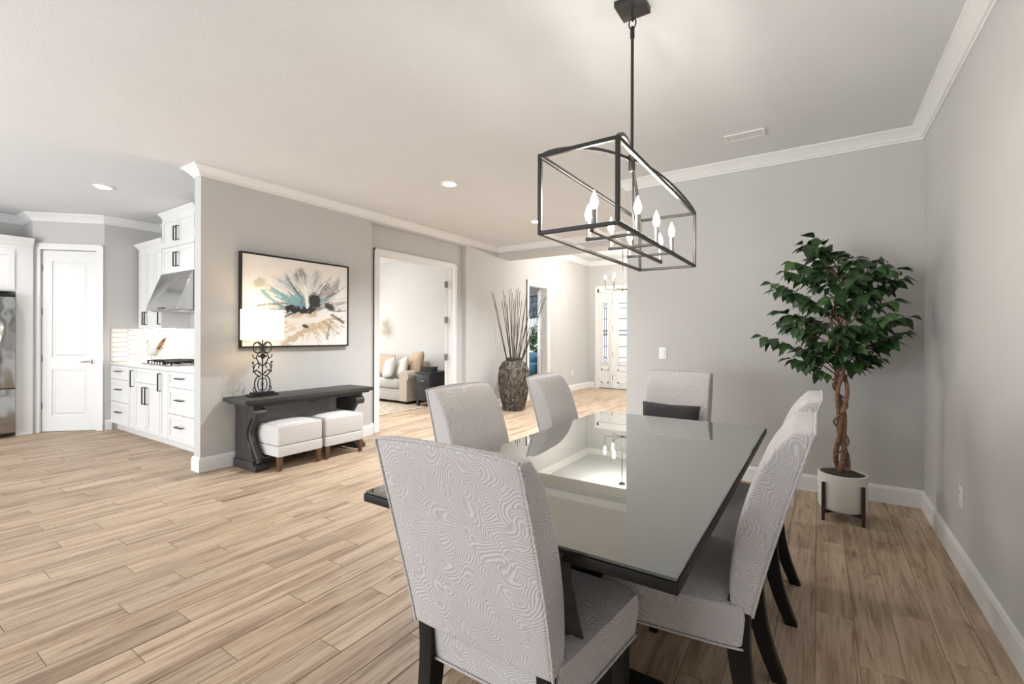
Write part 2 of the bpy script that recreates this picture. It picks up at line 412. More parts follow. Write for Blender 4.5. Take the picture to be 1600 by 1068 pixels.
for s0, s1, z0, z1 in ((0, 0.085, -0.05, CZ), (0.725, PL, -0.05, CZ), (0.085, 0.725, 2.42, CZ)):
    mb.add([diag(s0, -0.13, z0), diag(s1, -0.13, z0), diag(s1, 0, z0), diag(s0, 0, z0), diag(s0, -0.13, z1), diag(s1, -0.13, z1), diag(s1, 0, z1), diag(s0, 0, z1)],
           [(0, 3, 2, 1), (4, 5, 6, 7), (0, 1, 5, 4), (1, 2, 6, 5), (2, 3, 7, 6), (3, 0, 4, 7)])
struct('wall_pantry', mb, 'wall_paint', 'angled grey wall around the white pantry door', 'wall')
struct('wall_fridge_side', MB().box(-9.2, -8.65, 1.61, 1.74, -0.05, CZ), 'wall_paint', 'short grey wall between pantry and refrigerator', 'wall')
mb = MB().box(-9.2, -9.1, -3.14, -2.5, -0.05, CZ); mb.box(-9.2, -9.1, -2.5, 0.1, 2.4, CZ); mb.box(-9.2, -9.1, 0.1, 1.74, -0.05, CZ)
struct('wall_great_room', mb, 'wall_paint', 'grey wall behind the refrigerator', 'wall')
mb = MB().box(-9.2, -7.4, -3.14, -3.0, -0.05, CZ); mb.box(-7.4, -1.8, -3.14, -3.0, 2.4, CZ); mb.box(-1.8, XR, -3.14, -3.0, -0.05, CZ)
struct('wall_rear', mb, 'wall_paint', 'rear wall with wide sliding door opening', 'wall')
struct('wall_den_back', MB().box(-9.1, XA - 0.13, 7.0, 7.12, -0.05, CZ), 'den_paint', 'pale wall behind the grey sofa', 'wall')
mb = MB().box(-9.1, -9.0, 2.88, 4.0, -0.05, CZ); mb.box(-9.1, -9.0, 4.0, 6.0, -0.05, 0.75); mb.box(-9.1, -9.0, 4.0, 6.0, 2.25, CZ); mb.box(-9.1, -9.0, 6.0, YF, -0.05, CZ); mb.box(-9.1, -8.2, 2.88, 3.0, -0.05, CZ)
struct('wall_den_side', mb, 'den_paint', 'pale far side wall of the sofa room', 'wall')
mb = MB().box(-9.2, XR + 0.14, -3.14, YH, CZ, CZ + 0.1); mb.box(-9.2, XA - 0.13, YH, YF + 0.14, CZ, CZ + 0.1)
struct('ceiling', mb, 'ceiling_paint', 'white textured ceiling over the dining room, kitchen and hall', 'ceiling')
struct('ceiling_entry', MB().box(XA - 0.13, XE + 0.14, YH, YF + 0.14, FZ, FZ + 0.1), 'ceiling_paint', 'raised white ceiling over the entry', 'ceiling')

# crown moulding and baseboards
def crown(z, d, p): return [(0, z), (p, z), (p, z - 0.14 * d), (p * 0.86, z - 0.2 * d), (p * 0.62, z - 0.38 * d), (p * 0.36, z - 0.62 * d), (p * 0.28, z - 0.72 * d), (p * 0.28, z - 0.8 * d), (p * 0.14, z - 0.84 * d), (p * 0.14, z - d), (0, z - d)]
ntrim = 0
def trims(segs, what):
    global ntrim
    for mb, lab in zip(segs, what):
        ntrim += 1
        struct('trim_%d' % ntrim, mb, 'trim_white', lab, 'moulding')
trims(sweep([(XR, -3.0), (XR, YB), (XE, YB), (XE, YH), (XA, YH), (XA, 2.03), (XA - 0.13, 2.03), (XA - 0.13, 2.54)], crown(CZ, 0.092, 0.088)),
      ['white crown moulding along the top of the right wall', 'white crown moulding above the potted tree', 'white crown moulding along the hall return wall', 'white crown moulding on the beam before the entry',
       'white crown moulding above the painting', 'white crown moulding on the end of the picture wall', 'white crown moulding on the kitchen side of the picture wall'])
trims(sweep([(-7.225, 2.88), (-8.07, 2.88), (-8.07, 2.19), tuple(B2), (-9.1, 1.61), (-9.1, -3.0), (XR, -3.0)], crown(CZ, 0.10, 0.09)),
      ['white crown moulding behind the kitchen wall cabinets', 'white crown moulding above the short kitchen wall', 'white crown moulding above the pantry door', 'white crown moulding beside the pantry above refrigerator', 'white crown moulding above the refrigerator wall', 'white crown moulding on the rear wall'])
trims(sweep([(XE, 7.29), (XE, YF), (XA, YF), (XA, 7.29)], crown(FZ, 0.11, 0.11), closed=True),
      ['white crown moulding on the right of the entry ceiling', 'white crown moulding above the entrance door', 'white crown moulding on the left of the entry ceiling', 'white crown moulding on the entry side of the beam'])
BB = [(0, 0), (0.017, 0), (0.017, 0.112), (0.013, 0.122), (0.011, 0.130), (0.006, 0.136), (0, 0.136)]
nbase = {}
def bases(path, sides, labs):
    for mb, sd, lab in zip(sweep(path, BB), sides, labs):
        struct('baseboard_' + sd, mb, 'trim_white', lab, 'baseboard')
bases([(XR, -3.0), (XR, YB), (XE, YB), (XE, YF), (-2.88, YF)], ['right', 'back', 'hall', 'entry_right'], ['white baseboard along the right wall', 'white baseboard behind the potted tree', 'white baseboard along the hall return wall', 'white baseboard right of the entrance door'])
bases([(-4.70, YF), (XA, YF), (XA, 8.82)], ['entry', 'entry_left'], ['short white baseboard left of the entrance door', 'white baseboard along the entry wall'])
bases([(XA, 7.875), (XA, 5.98), (XA - 0.08, 5.98), (XA - 0.08, 5.80)], ['vase', 'niche_return', 'niche_far'], ['white baseboard behind the tall vase', 'tiny white baseboard on the doorway recess return', 'white baseboard in the recess beside den doorway'])
bases([(XA - 0.08, 4.13), (XA - 0.08, 4.03), (XA, 4.03), (XA, 2.03), (XA - 0.13, 2.03), (XA - 0.13, 2.25)], ['niche_near', 'niche_edge', 'left', 'wall_end', 'kitchen_end'],
      ['short white baseboard in the recess near the ottomans', 'tiny white baseboard at the recess edge', 'white baseboard behind the console table', 'white baseboard around the end of the picture wall', 'short white baseboard next to the kitchen drawers'])
bases([(-8.07, 2.275), (-8.07, 2.20)], ['kitchen'], ['short white baseboard between pantry and drawers'])
bases([(XA - 0.17, 7.0), (-9.0, 7.0)], ['den'], ['white baseboard behind the sofa'])

# ------------------------------------------------------------------ plank floor
struct_floor = struct('floor', MB().box(-9.2, XR + 0.14, -3.14, YF + 0.14, -0.12, -0.0035), 'grout', 'light oak plank floor running through all rooms', 'floor')
PW, PLEN, GAP = 0.1475, 0.92, 0.0028
def fproj(x, y, z=0.0):
    s, c = math.sin(YAW), math.cos(YAW); d = -x * s + y * c; l = x * c + y * s
    if d < 0.15: return None
    return (800 + F_PX * l / d, HORIZON - F_PX * (z - CAM_H) / d)
cells = []
rr = random.Random(3)
x_start = -1.781 + 17 * PW
i = 0
while True:
    x1 = x_start - i * PW; x0 = x1 - PW; i += 1
    if x1 < -9.1: break
    if x0 >= XR: continue
    offy = (0.232 + (i * 0.37) % 1.0 * PLEN + rr.uniform(-.1, .1)) % PLEN
    y = -3.0 - PLEN + offy
    while y < YF:
        cells.append((max(x0, -9.1), min(x1, XR), max(y, -3.0), min(y + PLEN, YF))); y += PLEN
cells = [c for c in cells if c[3] - c[2] > 0.02 and c[1] - c[0] > 0.01]
def score(c):
    pts = [fproj(x, y) for x, y in ((c[0], c[2]), (c[1], c[2]), (c[1], c[3]), (c[0], c[3]))]
    if any(p is None for p in pts): return 0
    cxm = sum(p[0] for p in pts) / 4; cym = sum(p[1] for p in pts) / 4
    if not (-120 < cxm < 1720 and cym < 1230): return 0
    mx, my = (c[0] + c[1]) / 2, (c[2] + c[3]) / 2
    if mx < XA - 0.1 and my > 2.3: return 0
    if mx > XE and my > YB: return 0
    a = 0
    for k in range(4):
        p, q = pts[k], pts[(k + 1) % 4]; a += p[0] * q[1] - p[1] * q[0]
    return abs(a) / 2
cells.sort(key=score, reverse=True)
def plank_mb(mb, hx, hy, cx, cy, ch=0.0016):
    vs = []
    for z, k in ((-0.012, 0), (-ch, 0), (0, ch)):
        vs += [(cx - hx + k, cy - hy + k, z), (cx + hx - k, cy - hy + k, z), (cx + hx - k, cy + hy - k, z), (cx - hx + k, cy + hy - k, z)]
    fs = [(8, 9, 10, 11)]
    for l in (0, 4):
        for k in range(4): fs.append((l + k, l + (k + 1) % 4, l + 4 + (k + 1) % 4, l + 4 + k))
    mb.add(vs, fs)
pmesh = {}
def plank_mesh(w_, l_):
    key = (round(w_, 3), round(l_, 3))
    if key not in pmesh:
        mb = MB(); plank_mb(mb, w_ / 2 - GAP / 2, l_ / 2 - GAP / 2, 0, 0); pmesh[key] = mb.mesh('plank', 'oak_plank', fix=False)
    return pmesh[key]
for c in cells[:300]:
    link('plank', plank_mesh(c[1] - c[0], c[3] - c[2]), struct_floor, ((c[0] + c[1]) / 2, (c[2] + c[3]) / 2, 0))
mb = MB()
for c in cells[300:]: plank_mb(mb, (c[1] - c[0]) / 2 - GAP / 2, (c[3] - c[2]) / 2 - GAP / 2, (c[0] + c[1]) / 2, (c[2] + c[3]) / 2)
o = mb.obj('distant_planks', 'oak_plank', struct_floor, fix=False); o['kind'] = 'stuff'

# ------------------------------------------------------------------ doors, casings, windows
def casing_x(X, y0, y1, ztop, w_=0.085, t=0.018):   # casing on a wall facing +X
    mb = MB(); mb.box(X, X + t, y0 - w_, y0, 0, ztop + w_); mb.box(X, X + t, y1, y1 + w_, 0, ztop + w_); mb.box(X, X + t, y0, y1, ztop, ztop + w_)
    mb.box(X, X + t + 0.008, y0 - w_, y0 - w_ + 0.02, 0, ztop + w_); mb.box(X, X + t + 0.008, y1 + w_ - 0.02, y1 + w_, 0, ztop + w_); mb.box(X, X + t + 0.008, y0 - w_, y1 + w_, ztop + w_ - 0.02, ztop + w_)
    return mb
def jamb_x(X0, X1, y0, y1, ztop, t=0.02):
    mb = MB(); mb.box(X0, X1, y0, y0 + t, 0, ztop); mb.box(X0, X1, y1 - t, y1, 0, ztop); mb.box(X0, X1, y0, y1, ztop - t, ztop)
    return mb
def panel_door(mb, W, H, T=0.035):
    """two raised panels; local x 0..W, y 0..T (front at y=0), z"""
    st, rl = 0.11, 0.2
    zs = [(0, rl), (0.82, 0.98), (H - 0.14, H)]
    mb.box(0, st, 0, T, 0, H); mb.box(W - st, W, 0, T, 0, H)
    for z0, z1 in zs: mb.box(st, W - st, 0, T, z0, z1)
    for z0, z1 in ((rl, 0.82), (0.98, H - 0.14)):
        x0, x1 = st, W - st
        mb.box(x0, x1, 0.012, T - 0.012, z0, z1)
        a, b_, d_ = 0.018, 0.045, 0.004
        vs = [(x0 + a, 0.012, z0 + a), (x1 - a, 0.012, z0 + a), (x1 - a, 0.012, z1 - a), (x0 + a, 0.012, z1 - a), (x0 + b_, d_, z0 + b_), (x1 - b_, d_, z0 + b_), (x1 - b_, d_, z1 - b_), (x0 + b_, d_, z1 - b_)]
        mb.add(vs, [(4, 5, 6, 7)] + [(k, (k + 1) % 4, 4 + (k + 1) % 4, 4 + k) for k in range(4)])
def lever(parent, x, z, sgn, mat='nickel', y=0):
    mb = MB().lathe([(0.028, 0), (0.028, 0.008), (0.012, 0.012), (0.010, 0.045)], 14)
    mb.v = [(x + a, y - c_, z + b_) for a, b_, c_ in mb.v]
    mb.tube([(x, y - 0.042, z), (x + sgn * 0.05, y - 0.044, z + 0.002), (x + sgn * 0.11, y - 0.04, z - 0.003)], 0.008, 8)
    return mb.obj('door_handle', mat, parent, smooth=True)
# pantry door (door_1)
ang = math.atan2(-dv.y, -dv.x)          # local +x from left (B side) to right (A side)
p0 = diag(0.722, -0.02, 0)
d1 = thing('door_1', 'white two panel pantry door in the angled kitchen wall', 'door', p0, ang, kind='structure')
mb = MB(); panel_door(mb, 0.632, 2.405); mb.v = [(x, y, z + 0.008) for x, y, z in mb.v]; mb.obj('door_leaf', 'door_white', d1)
lever(d1, 0.575, 0.93, -1)
for z in (0.35, 0.98, 1.6, 2.18): MB().box(-0.012, 0.006, -0.008, 0.002, z - 0.045, z + 0.045).obj('hinge', 'hinge_metal', d1)
mb = MB()
for s0, s1, z0, z1 in ((-0.085, -0.003, 0, 2.50), (0.638, 0.722, 0, 2.50), (-0.003, 0.638, 2.42, 2.50)):
    mb.box(s0, s1, -0.040, -0.021, z0, z1)
mb.box(-0.085, -0.065, -0.046, -0.03, 0, 2.5); mb.box(0.70, 0.722, -0.046, -0.03, 0, 2.5); mb.box(-0.085, 0.722, -0.046, -0.03, 2.48, 2.5)
mb.obj('casing', 'trim_white', d1)
# den doorway (door_2), leaf swung open into the den
d2 = thing('door_2', 'wide white cased doorway to the den with leaf swung open', 'door', (XA - 0.08, 4.965, 0), kind='structure')
mb = casing_x(0, -0.75, 0.75, 2.375); mb.obj('casing', 'trim_white', d2)
jamb_x(-0.09, 0.004, -0.75, 0.75, 2.375).obj('jamb', 'trim_white', d2)
mb = MB(); panel_door(mb, 0.73, 2.34); lf = mb.obj('door_leaf', 'door_white', d2, (-0.085, 0.735, 0.01)); lf.rotation_euler = (0, 0, R(132))
lever(lf, 0.67, 0.95, -1)
for z in (0.95, 1.55, 2.12): MB().box(-0.10, -0.07, 0.68, 0.732, z - 0.05, z + 0.05).obj('hinge', 'hinge_metal', d2)
# bedroom doorway (door_3)
d3 = thing('door_3', 'narrow white cased doorway to the blue bedroom behind the vase', 'door', (XA, 8.3475, 0), kind='structure')
casing_x(0, -0.3875, 0.3875, 2.33).obj('casing', 'trim_white', d3)
jamb_x(-0.13, 0.003, -0.3875, 0.3875, 2.33).obj('jamb', 'trim_white', d3)
mb = MB(); panel_door(mb, 0.74, 2.29); lf = mb.obj('door_leaf', 'door_white', d3, (-0.135, 0.36, 0.01)); lf.rotation_euler = (0, 0, R(124))
lever(lf, 0.68, 0.95, -1)
# front entrance (door_4): sidelight, leaf, sidelight
d4 = thing('door_4', 'white entrance door with leaded glass and matching sidelights', 'door', (-3.62, YF, 0), kind='structure')
def glazed(x0, x1, gx0, gx1, name):
    z0, z1, gz0, gz1 = 0.01, 2.38, 0.62, 2.14
    mb = MB(); mb.box(x0, gx0, 0.03, 0.075, z0, z1); mb.box(gx1, x1, 0.03, 0.075, z0, z1); mb.box(gx0, gx1, 0.03, 0.075, z0, gz0); mb.box(gx0, gx1, 0.03, 0.075, gz1, z1)
    for a, b_, c_, d_ in ((gx0 - 0.03, gx0 + 0.01, gz0 - 0.03, gz1 + 0.03), (gx1 - 0.01, gx1 + 0.03, gz0 - 0.03, gz1 + 0.03), (gx0, gx1, gz0 - 0.03, gz0 + 0.01), (gx0, gx1, gz1 - 0.01, gz1 + 0.03)): mb.box(a, b_, 0.018, 0.05, c_, d_)
    w2 = (x0 + x1) / 2; hw = (gx1 - gx0) / 2 + 0.02
    mb.box(w2 - hw, w2 + hw, 0.022, 0.04, 0.14, 0.17); mb.box(w2 - hw, w2 + hw, 0.022, 0.04, 0.45, 0.48); mb.box(w2 - hw, w2 - hw + 0.03, 0.022, 0.04, 0.14, 0.48); mb.box(w2 + hw - 0.03, w2 + hw, 0.022, 0.04, 0.14, 0.48)
    leaf = mb.obj(name, 'door_white', d4)
    MB().box(gx0, gx1, 0.052, 0.058, gz0, gz1).obj('pane', 'textured_glass', leaf)
    m2 = MB(); gm = (gx0 + gx1) / 2; g = 0.0065; cw = (gx1 - gx0)
    def bar(xa, za, xb, zb): m2.tube([(xa, 0.045, za), (xb, 0.045, zb)], g, 4)
    for xx in (gm - 0.022, gm + 0.022): bar(xx, gz0 + 0.12, xx, gz1 - 0.16)
    for zz in (gz0 + 0.42, (gz0 + gz1) / 2 - 0.04, (gz0 + gz1) / 2 + 0.04, gz1 - 0.42): bar(gx0, zz, gx1, zz)
    for cz in (gz0 + 0.09, (gz0 + gz1) / 2, gz1 - 0.1):
        r_ = min(0.05, cw * 0.3)
        for k in range(4):
            a = math.pi / 2 * k; b_ = a + math.pi / 2
            bar(gm + r_ * math.cos(a), cz + r_ * math.sin(a), gm + r_ * math.cos(b_), cz + r_ * math.sin(b_))
        bar(gx0, cz + 0.06, gx1, cz + 0.06); bar(gx0, cz - 0.06, gx1, cz - 0.06)
    m2.obj('leading', 'lead_came', leaf)
    return leaf
glazed(-0.96, -0.655, -0.885, -0.73, 'sidelight'); lf = glazed(-0.62, 0.30, -0.46, 0.14, 'door_leaf'); glazed(0.335, 0.64, 0.41, 0.565, 'sidelight')
lever(lf, 0.23, 1.0, -1, y=0.03)
for z in (0.28, 0.85, 1.5, 2.12): MB().box(-0.64, -0.612, 0.018, 0.036, z - 0.06, z + 0.06).obj('hinge', 'hinge_metal', d4)
mb = MB(); mb.box(-1.0, -0.96, -0.012, 0.1, 0, 2.46); mb.box(0.64, 0.68, -0.012, 0.1, 0, 2.46); mb.box(-1.0, 0.68, -0.012, 0.1, 2.38, 2.46); mb.box(-0.655, -0.622, 0.0, 0.09, 0, 2.38); mb.box(0.302, 0.335, 0.0, 0.09, 0, 2.38)
mb.box(-1.06, -1.0, -0.018, 0, 0, 2.53); mb.box(0.68, 0.74, -0.018, 0, 0, 2.53); mb.box(-1.0, 0.68, -0.018, 0, 2.46, 2.53)
mb.obj('door_frame', 'trim_white', d4)
MB().box(-0.96, 0.64, 0.0, 0.12, 0, 0.012).obj('threshold', 'dark_wood', d4)
# bedroom window
w1 = thing('window_1', 'bedroom window with white frame seen through the narrow doorway', 'window', (-6.65, YF, 0.75), kind='structure')
mb = MB()
for a, b_, c_, d_ in ((-0.6, -0.54, 0, 1.6), (0.54, 0.6, 0, 1.6), (-0.54, 0.54, 0, 0.06), (-0.54, 0.54, 1.54, 1.6), (-0.54, 0.54, 0.72, 0.78)): mb.box(a, b_, 0.03, 0.10, c_, d_)
mb.box(-0.68, -0.6, -0.018, 0, -0.08, 1.68); mb.box(0.6, 0.68, -0.018, 0, -0.08, 1.68); mb.box(-0.6, 0.6, -0.018, 0, 1.6, 1.68); mb.box(-0.68, 0.68, -0.04, 0, -0.1, -0.06)
mb.obj('window_frame', 'trim_white', w1)
MB().box(-0.54, 0.54, 0.06, 0.066, 0.06, 0.72).obj('pane', 'pane_glass', w1); MB().box(-0.54, 0.54, 0.06, 0.066, 0.78, 1.54).obj('pane', 'pane_glass', w1)


# ------------------------------------------------------------------ dining table
TX0, TX1, TY0, TY1, TZ = -1.305, -0.256, 1.05, 3.11, 0.765
tb = thing('dining_table', 'long espresso dining table with reflective grey glass top', 'table', ((TX0 + TX1) / 2, (TY0 + TY1) / 2, 0))
hx, hy = (TX1 - TX0) / 2, (TY1 - TY0) / 2
MB().box(-hx, hx, -hy, hy, TZ - 0.036, TZ - 0.0085).obj('tabletop', 'espresso', tb, bevel=0.003)
MB().box(-hx + 0.004, hx - 0.004, -hy + 0.004, hy - 0.004, TZ - 0.008, TZ).obj('glass_top', 'table_glass', tb, bevel=0.002, bseg=1)
MB().box(-hx + 0.2, hx - 0.2, -hy + 0.3, hy - 0.3, TZ - 0.12, TZ - 0.036).obj('apron', 'espresso', tb, bevel=0.003)
for sy in (-1, 1):
    mb = MB(); y = sy * 0.52
    mb.prism([(-0.22, 0.08), (0.22, 0.08), (0.17, 0.3), (0.15, 0.45), (0.22, 0.645), (-0.22, 0.645), (-0.15, 0.45), (-0.17, 0.3)], lambda p, k: (p[0], y - 0.07 + 0.14 * k, p[1]))
    mb.obj('pedestal', 'espresso', tb, bevel=0.006)
    MB().box(-0.33, 0.33, y - 0.11, y + 0.11, 0, 0.08).obj('foot', 'espresso', tb, bevel=0.012)
MB().box(-0.05, 0.05, -0.45, 0.45, 0.18, 0.28).obj('stretcher', 'espresso', tb, bevel=0.006)

# ------------------------------------------------------------------ dining chairs (local front = +Y, rear face of the back at y=0 at seat height)
BH0, BH1 = 0.445, 1.02
def back_y(z):
    t = max(0, (z - BH0) / (BH1 - BH0)); return -0.155 * t ** 1.12
def make_chair():
    c = thing('dining_chair', 'x', 'chair', group='upholstered chairs around the dining table')
    # backrest: lofted rounded sections
    nz, nx = 16, 10; mb = MB(); rings = []
    prof = []
    for j in range(nz + 1):
        t = j / nz; z = BH0 + (BH1 - BH0) * t
        prof.append((z, back_y(z), 0.08 + 0.042 * math.sin(math.pi * 0.9 * t) ** 0.8 - 0.028 * max(0, (t - 0.8) / 0.2) ** 2, 0.233 + 0.006 * math.sin(math.pi * t)))
    tpz = []
    for j, (z, yr, th, hw) in enumerate(prof):
        ring = []
        for i in range(nx + 1):                       # front face, left to right, softly domed
            u = -1 + 2 * i / nx; ring.append((u * hw, yr + th - 0.012 * u ** 4, z))
        for i in range(nx + 1):                       # rear face, right to left
            u = 1 - 2 * i / nx; ring.append((u * hw, yr + 0.004 * u ** 6, z + (0.012 * (1 - u * u) if j == nz else 0)))
        rings.append(ring)
    n = len(rings[0]); vs = [p for r_ in rings for p in r_]
    fs = [(j * n + i, j * n + (i + 1) % n, (j + 1) * n + (i + 1) % n, (j + 1) * n + i) for j in range(nz) for i in range(n)]
    fs += [tuple(range(n - 1, -1, -1)), tuple(range(nz * n, (nz + 1) * n))]
    mb.add(vs, fs)
    bk = mb.obj('backrest', 'damask_fabric', c, bevel=0.012, bseg=3, ang=50)
    # piping round the rear panel
    m2 = MB(); e = 0.0045
    left = [(-prof[j][3] - 0.001, prof[j][1] + 0.006, prof[j][0]) for j in range(nz + 1)]
    right = [(-x, y, z) for x, y, z in left]
    topz = BH1 + 0.001
    m2.tube(left, e, 6); m2.tube(right, e, 6)
    m2.tube([(x * 0.2332, back_y(BH1) + 0.003, topz + 0.011 * (1 - x * x)) for x in [-1 + 0.25 * k for k in range(9)]], e, 6)
    m2.obj('piping', 'damask_fabric', bk, smooth=True, ang=80)
    # seat
    ns = 10; mb = MB(); vs = []; W0, W1, D0, D1 = 0.232, 0.285, 0.035, 0.50
    def seat_pt(u, v, z_, grow=0):
        hw = W0 + (W1 - W0) * v ** 0.8 + grow
        r_ = 0.035 * max(0, (abs(u) - 0.75) / 0.25) ** 2 * (1 if v > 0.9 else 0)
        return (u * hw, D0 - grow + (D1 - D0 + 2 * grow) * v - r_, z_)
    for lay, (zb, gr) in enumerate(((0.328, -0.006), (0.355, 0.0), (0.43, 0.008), (0.468, 0.004))):
        per = [(-1 + 2 * i / ns, 0.0) for i in range(ns)] + [(1.0, i / ns) for i in range(ns)] + [(1 - 2 * i / ns, 1.0) for i in range(ns)] + [(-1.0, 1 - i / ns) for i in range(ns)]
        vs += [seat_pt(u, v, zb, gr) for u, v in per]
    pn = 4 * ns
    fs = [(l * pn + i, l * pn + (i + 1) % pn, (l + 1) * pn + (i + 1) % pn, (l + 1) * pn + i) for l in range(3) for i in range(pn)]
    fs.append(tuple(range(pn - 1, -1, -1)))
    top0 = len(vs); grid = {}
    for j in range(ns + 1):
        for i in range(ns + 1):
            u, v = -1 + 2 * i / ns, j / ns
            if j in (0, ns) or i in (0, ns):
                if j == 0: idx = i if i < ns else ns
                elif j == ns: idx = 2 * ns + (ns - i)
                elif i == ns: idx = ns + j
                else: idx = 3 * ns + (ns - j)
                grid[i, j] = 3 * pn + idx % pn
            else:
                grid[i, j] = len(vs); vs.append(seat_pt(u, v, 0.468 + 0.030 * ((1 - u ** 4) * (1 - (2 * v - 1) ** 4)) ** 0.5))
    for j in range(ns):
        for i in range(ns): fs.append((grid[i, j], grid[i + 1, j], grid[i + 1, j + 1], grid[i, j + 1]))
    mb.add(vs, fs)
    st = mb.obj('seat', 'damask_fabric', c, smooth=True, ang=60)
    m2 = MB(); m2.tube([(p[0] * 1.004, p[1], 0.335) for p in (seat_pt(u, v, 0, 0) for u, v in per)] + [seat_pt(-1, 0, 0.335, 0)], 0.004, 6); m2.obj('piping', 'damask_fabric', st, smooth=True, ang=80)
    for sx in (-1, 1):
        # rear post: square, sabre curved
        mb = MB(); vs = []; nn = 9
        for k in range(nn):
            t = k / (nn - 1); z = 0.50 * (1 - t)
            yc = 0.045 + 0.012 * math.sin(math.pi * t) - 0.085 * t ** 2.2; hw = 0.026 - 0.004 * t; hd = 0.037 - 0.013 * t
            if z > 0.44: hd = 0.028
            xc = sx * 0.205
            vs += [(xc - hw, yc - hd, z), (xc + hw, yc - hd, z), (xc + hw, yc + hd, z), (xc - hw, yc + hd, z)]
        fs = [(k * 4 + i, k * 4 + (i + 1) % 4, (k + 1) * 4 + (i + 1) % 4, (k + 1) * 4 + i) for k in range(nn - 1) for i in range(4)] + [(3, 2, 1, 0), tuple(range(4 * nn - 4, 4 * nn))]
        mb.add(vs, fs); mb.obj('leg', 'espresso', c, bevel=0.004)
    for sx in (-1, 1):
        mb = MB(); xc, yc = sx * 0.243, 0.445
        vs = []
        for z, h in ((0.36, 0.025), (0.0, 0.017)): vs += [(xc - h, yc - h, z), (xc + h, yc - h, z), (xc + h, yc + h, z), (xc - h, yc + h, z)]
        mb.add(vs, [(0, 1, 2, 3), (7, 6, 5, 4)] + [(i, (i + 1) % 4, 4 + (i + 1) % 4, 4 + i) for i in range(4)])
        mb.obj('leg', 'espresso', c, bevel=0.003)
    return c
chair0 = make_chair()
spots = [((-0.775, 1.000), 0, 'pale patterned dining chair nearest the camera, at the near end of the table'),
         ((-0.160, 1.815), 90, 'pale patterned dining chair on the right side, closer to the camera'),
         ((-0.140, 2.655), 90, 'pale patterned dining chair on the right side, closer to the potted tree'),
         ((-1.515, 1.960), -90, 'pale patterned dining chair on the left side, nearer the ottomans'),
         ((-1.475, 2.840), -84, 'pale patterned dining chair on the left side, in front of the vase'),
         ((-0.915, 3.655), 178, 'pale patterned dining chair at the far end, holding the charcoal lumbar pillow')]
for k, (p, a, lab) in enumerate(spots):
    o = chair0 if k == 0 else copy_tree(chair0)
    o.location = (p[0], p[1], 0); o.rotation_euler = (0, 0, R(a)); o['label'] = lab
pm = pillow('lumbar_pillow', 'charcoal_velvet', 0.43, 0.27, 0.11)
o = link('lumbar_pillow', pm, None, (-0.925, 3.51, 0.665), (R(-14), 0, R(-5))); tag(o, 'charcoal velvet lumbar pillow leaning on the far end chair', 'pillow', 'charcoal lumbar pillows')
o = link('lumbar_pillow', pm, None, (-0.735, 1.115, 0.63), (R(15), 0, R(-6))); tag(o, 'charcoal velvet pillow tucked behind the back of the nearest chair', 'pillow', 'charcoal lumbar pillows')

# ------------------------------------------------------------------ dining chandelier
CXc, CYc = -0.752, 2.175
ch = thing('chandelier', 'black open frame rectangular chandelier with candle bulbs above the dining table', 'chandelier', (CXc, CYc, 1.70))
x0, y0, zt = 0.158, 0.605, 0.30
BR = 0.0075
def fbar(name, a, b_, r_=BR, mat='fixture_black', parent=ch): return MB().tube([a, b_], r_, sq=True).obj(name, mat, parent, bevel=0.0015, bseg=1)
for z in (0, zt):
    for sx in (-1, 1): fbar('frame_bar', (sx * x0, -y0 - BR, z), (sx * x0, y0 + BR, z))
    for sy in (-1, 1): fbar('frame_bar', (-x0 + BR, sy * y0, z), (x0 - BR, sy * y0, z))
for sx in (-1, 1):
    for sy in (-1, 1):
        fbar('frame_post', (sx * x0, sy * y0, BR), (sx * x0, sy * y0, zt - BR))
        pts = []
        for k in range(15):
            t = k / 14; pts.append((sx * x0 * (1 - t) + sx * 0.008 * t, sy * y0 * (1 - t) + sy * 0.008 * t, zt + 0.145 * math.sin(math.pi / 2 * t ** 0.8)))
        MB().tube(pts, 0.0068, sq=True).obj('arched_arm', 'fixture_black', ch)
MB().lathe([(0.012, 0.39), (0.016, 0.40), (0.016, 0.445), (0.020, 0.45), (0.020, 0.465), (0.010, 0.475), (0.0085, 0.49)], 14).obj('hub', 'fixture_black', ch, smooth=True)
MB().lathe([(0.0075, 0.47), (0.0075, 1.05)], 10).obj('stem', 'fixture_black', ch, smooth=True, ang=60)
MB().lathe([(0.011, 1.03), (0.011, 1.075), (0.006, 1.085)], 10).obj('stem_coupling', 'fixture_black', ch, smooth=True)
mb = MB()
mb.tube([(0.017 * math.cos(a), 0, 1.10 + 0.026 * math.sin(a)) for a in [2 * math.pi * k / 16 for k in range(17)]], 0.0035, 6)
mb.tube([(0, 0.013 * math.cos(a), 1.132 + 0.02 * math.sin(a)) for a in [2 * math.pi * k / 16 for k in range(17)]], 0.0035, 6)
mb.obj('chain_loop', 'fixture_black', ch, smooth=True)
MB().box(-0.068, 0.068, -0.068, 0.068, CZ - 1.70 - 0.028, CZ - 1.70).obj('ceiling_canopy', 'fixture_black', ch, bevel=0.004)
fbar('centre_bar', (0, -0.47, 0.02), (0, 0.50, 0.02), 0.008)
cand = []
for yy in (-0.25, 0.02, 0.29):
    fbar('cross_bar', (-0.125, yy, 0.032), (0.125, yy, 0.032), 0.0065); cand += [(-0.112, yy, 0.038), (0.112, yy, 0.038)]
cand += [(0, -0.445, 0.03), (0, 0.475, 0.03)]
fbar('drop_rod', (0, 0.02, 0.03), (0, 0.02, 0.40), 0.004)
def bulb_mesh(r_=0.0165, h=0.075):
    return MB().lathe([(0.008, 0), (r_ * 0.8, h * 0.15), (r_, h * 0.35), (r_ * 0.75, h * 0.62), (r_ * 0.3, h * 0.85), (0.0015, h)], 12).mesh('bulb', 'bulb_glow', smooth=True, ang=80)
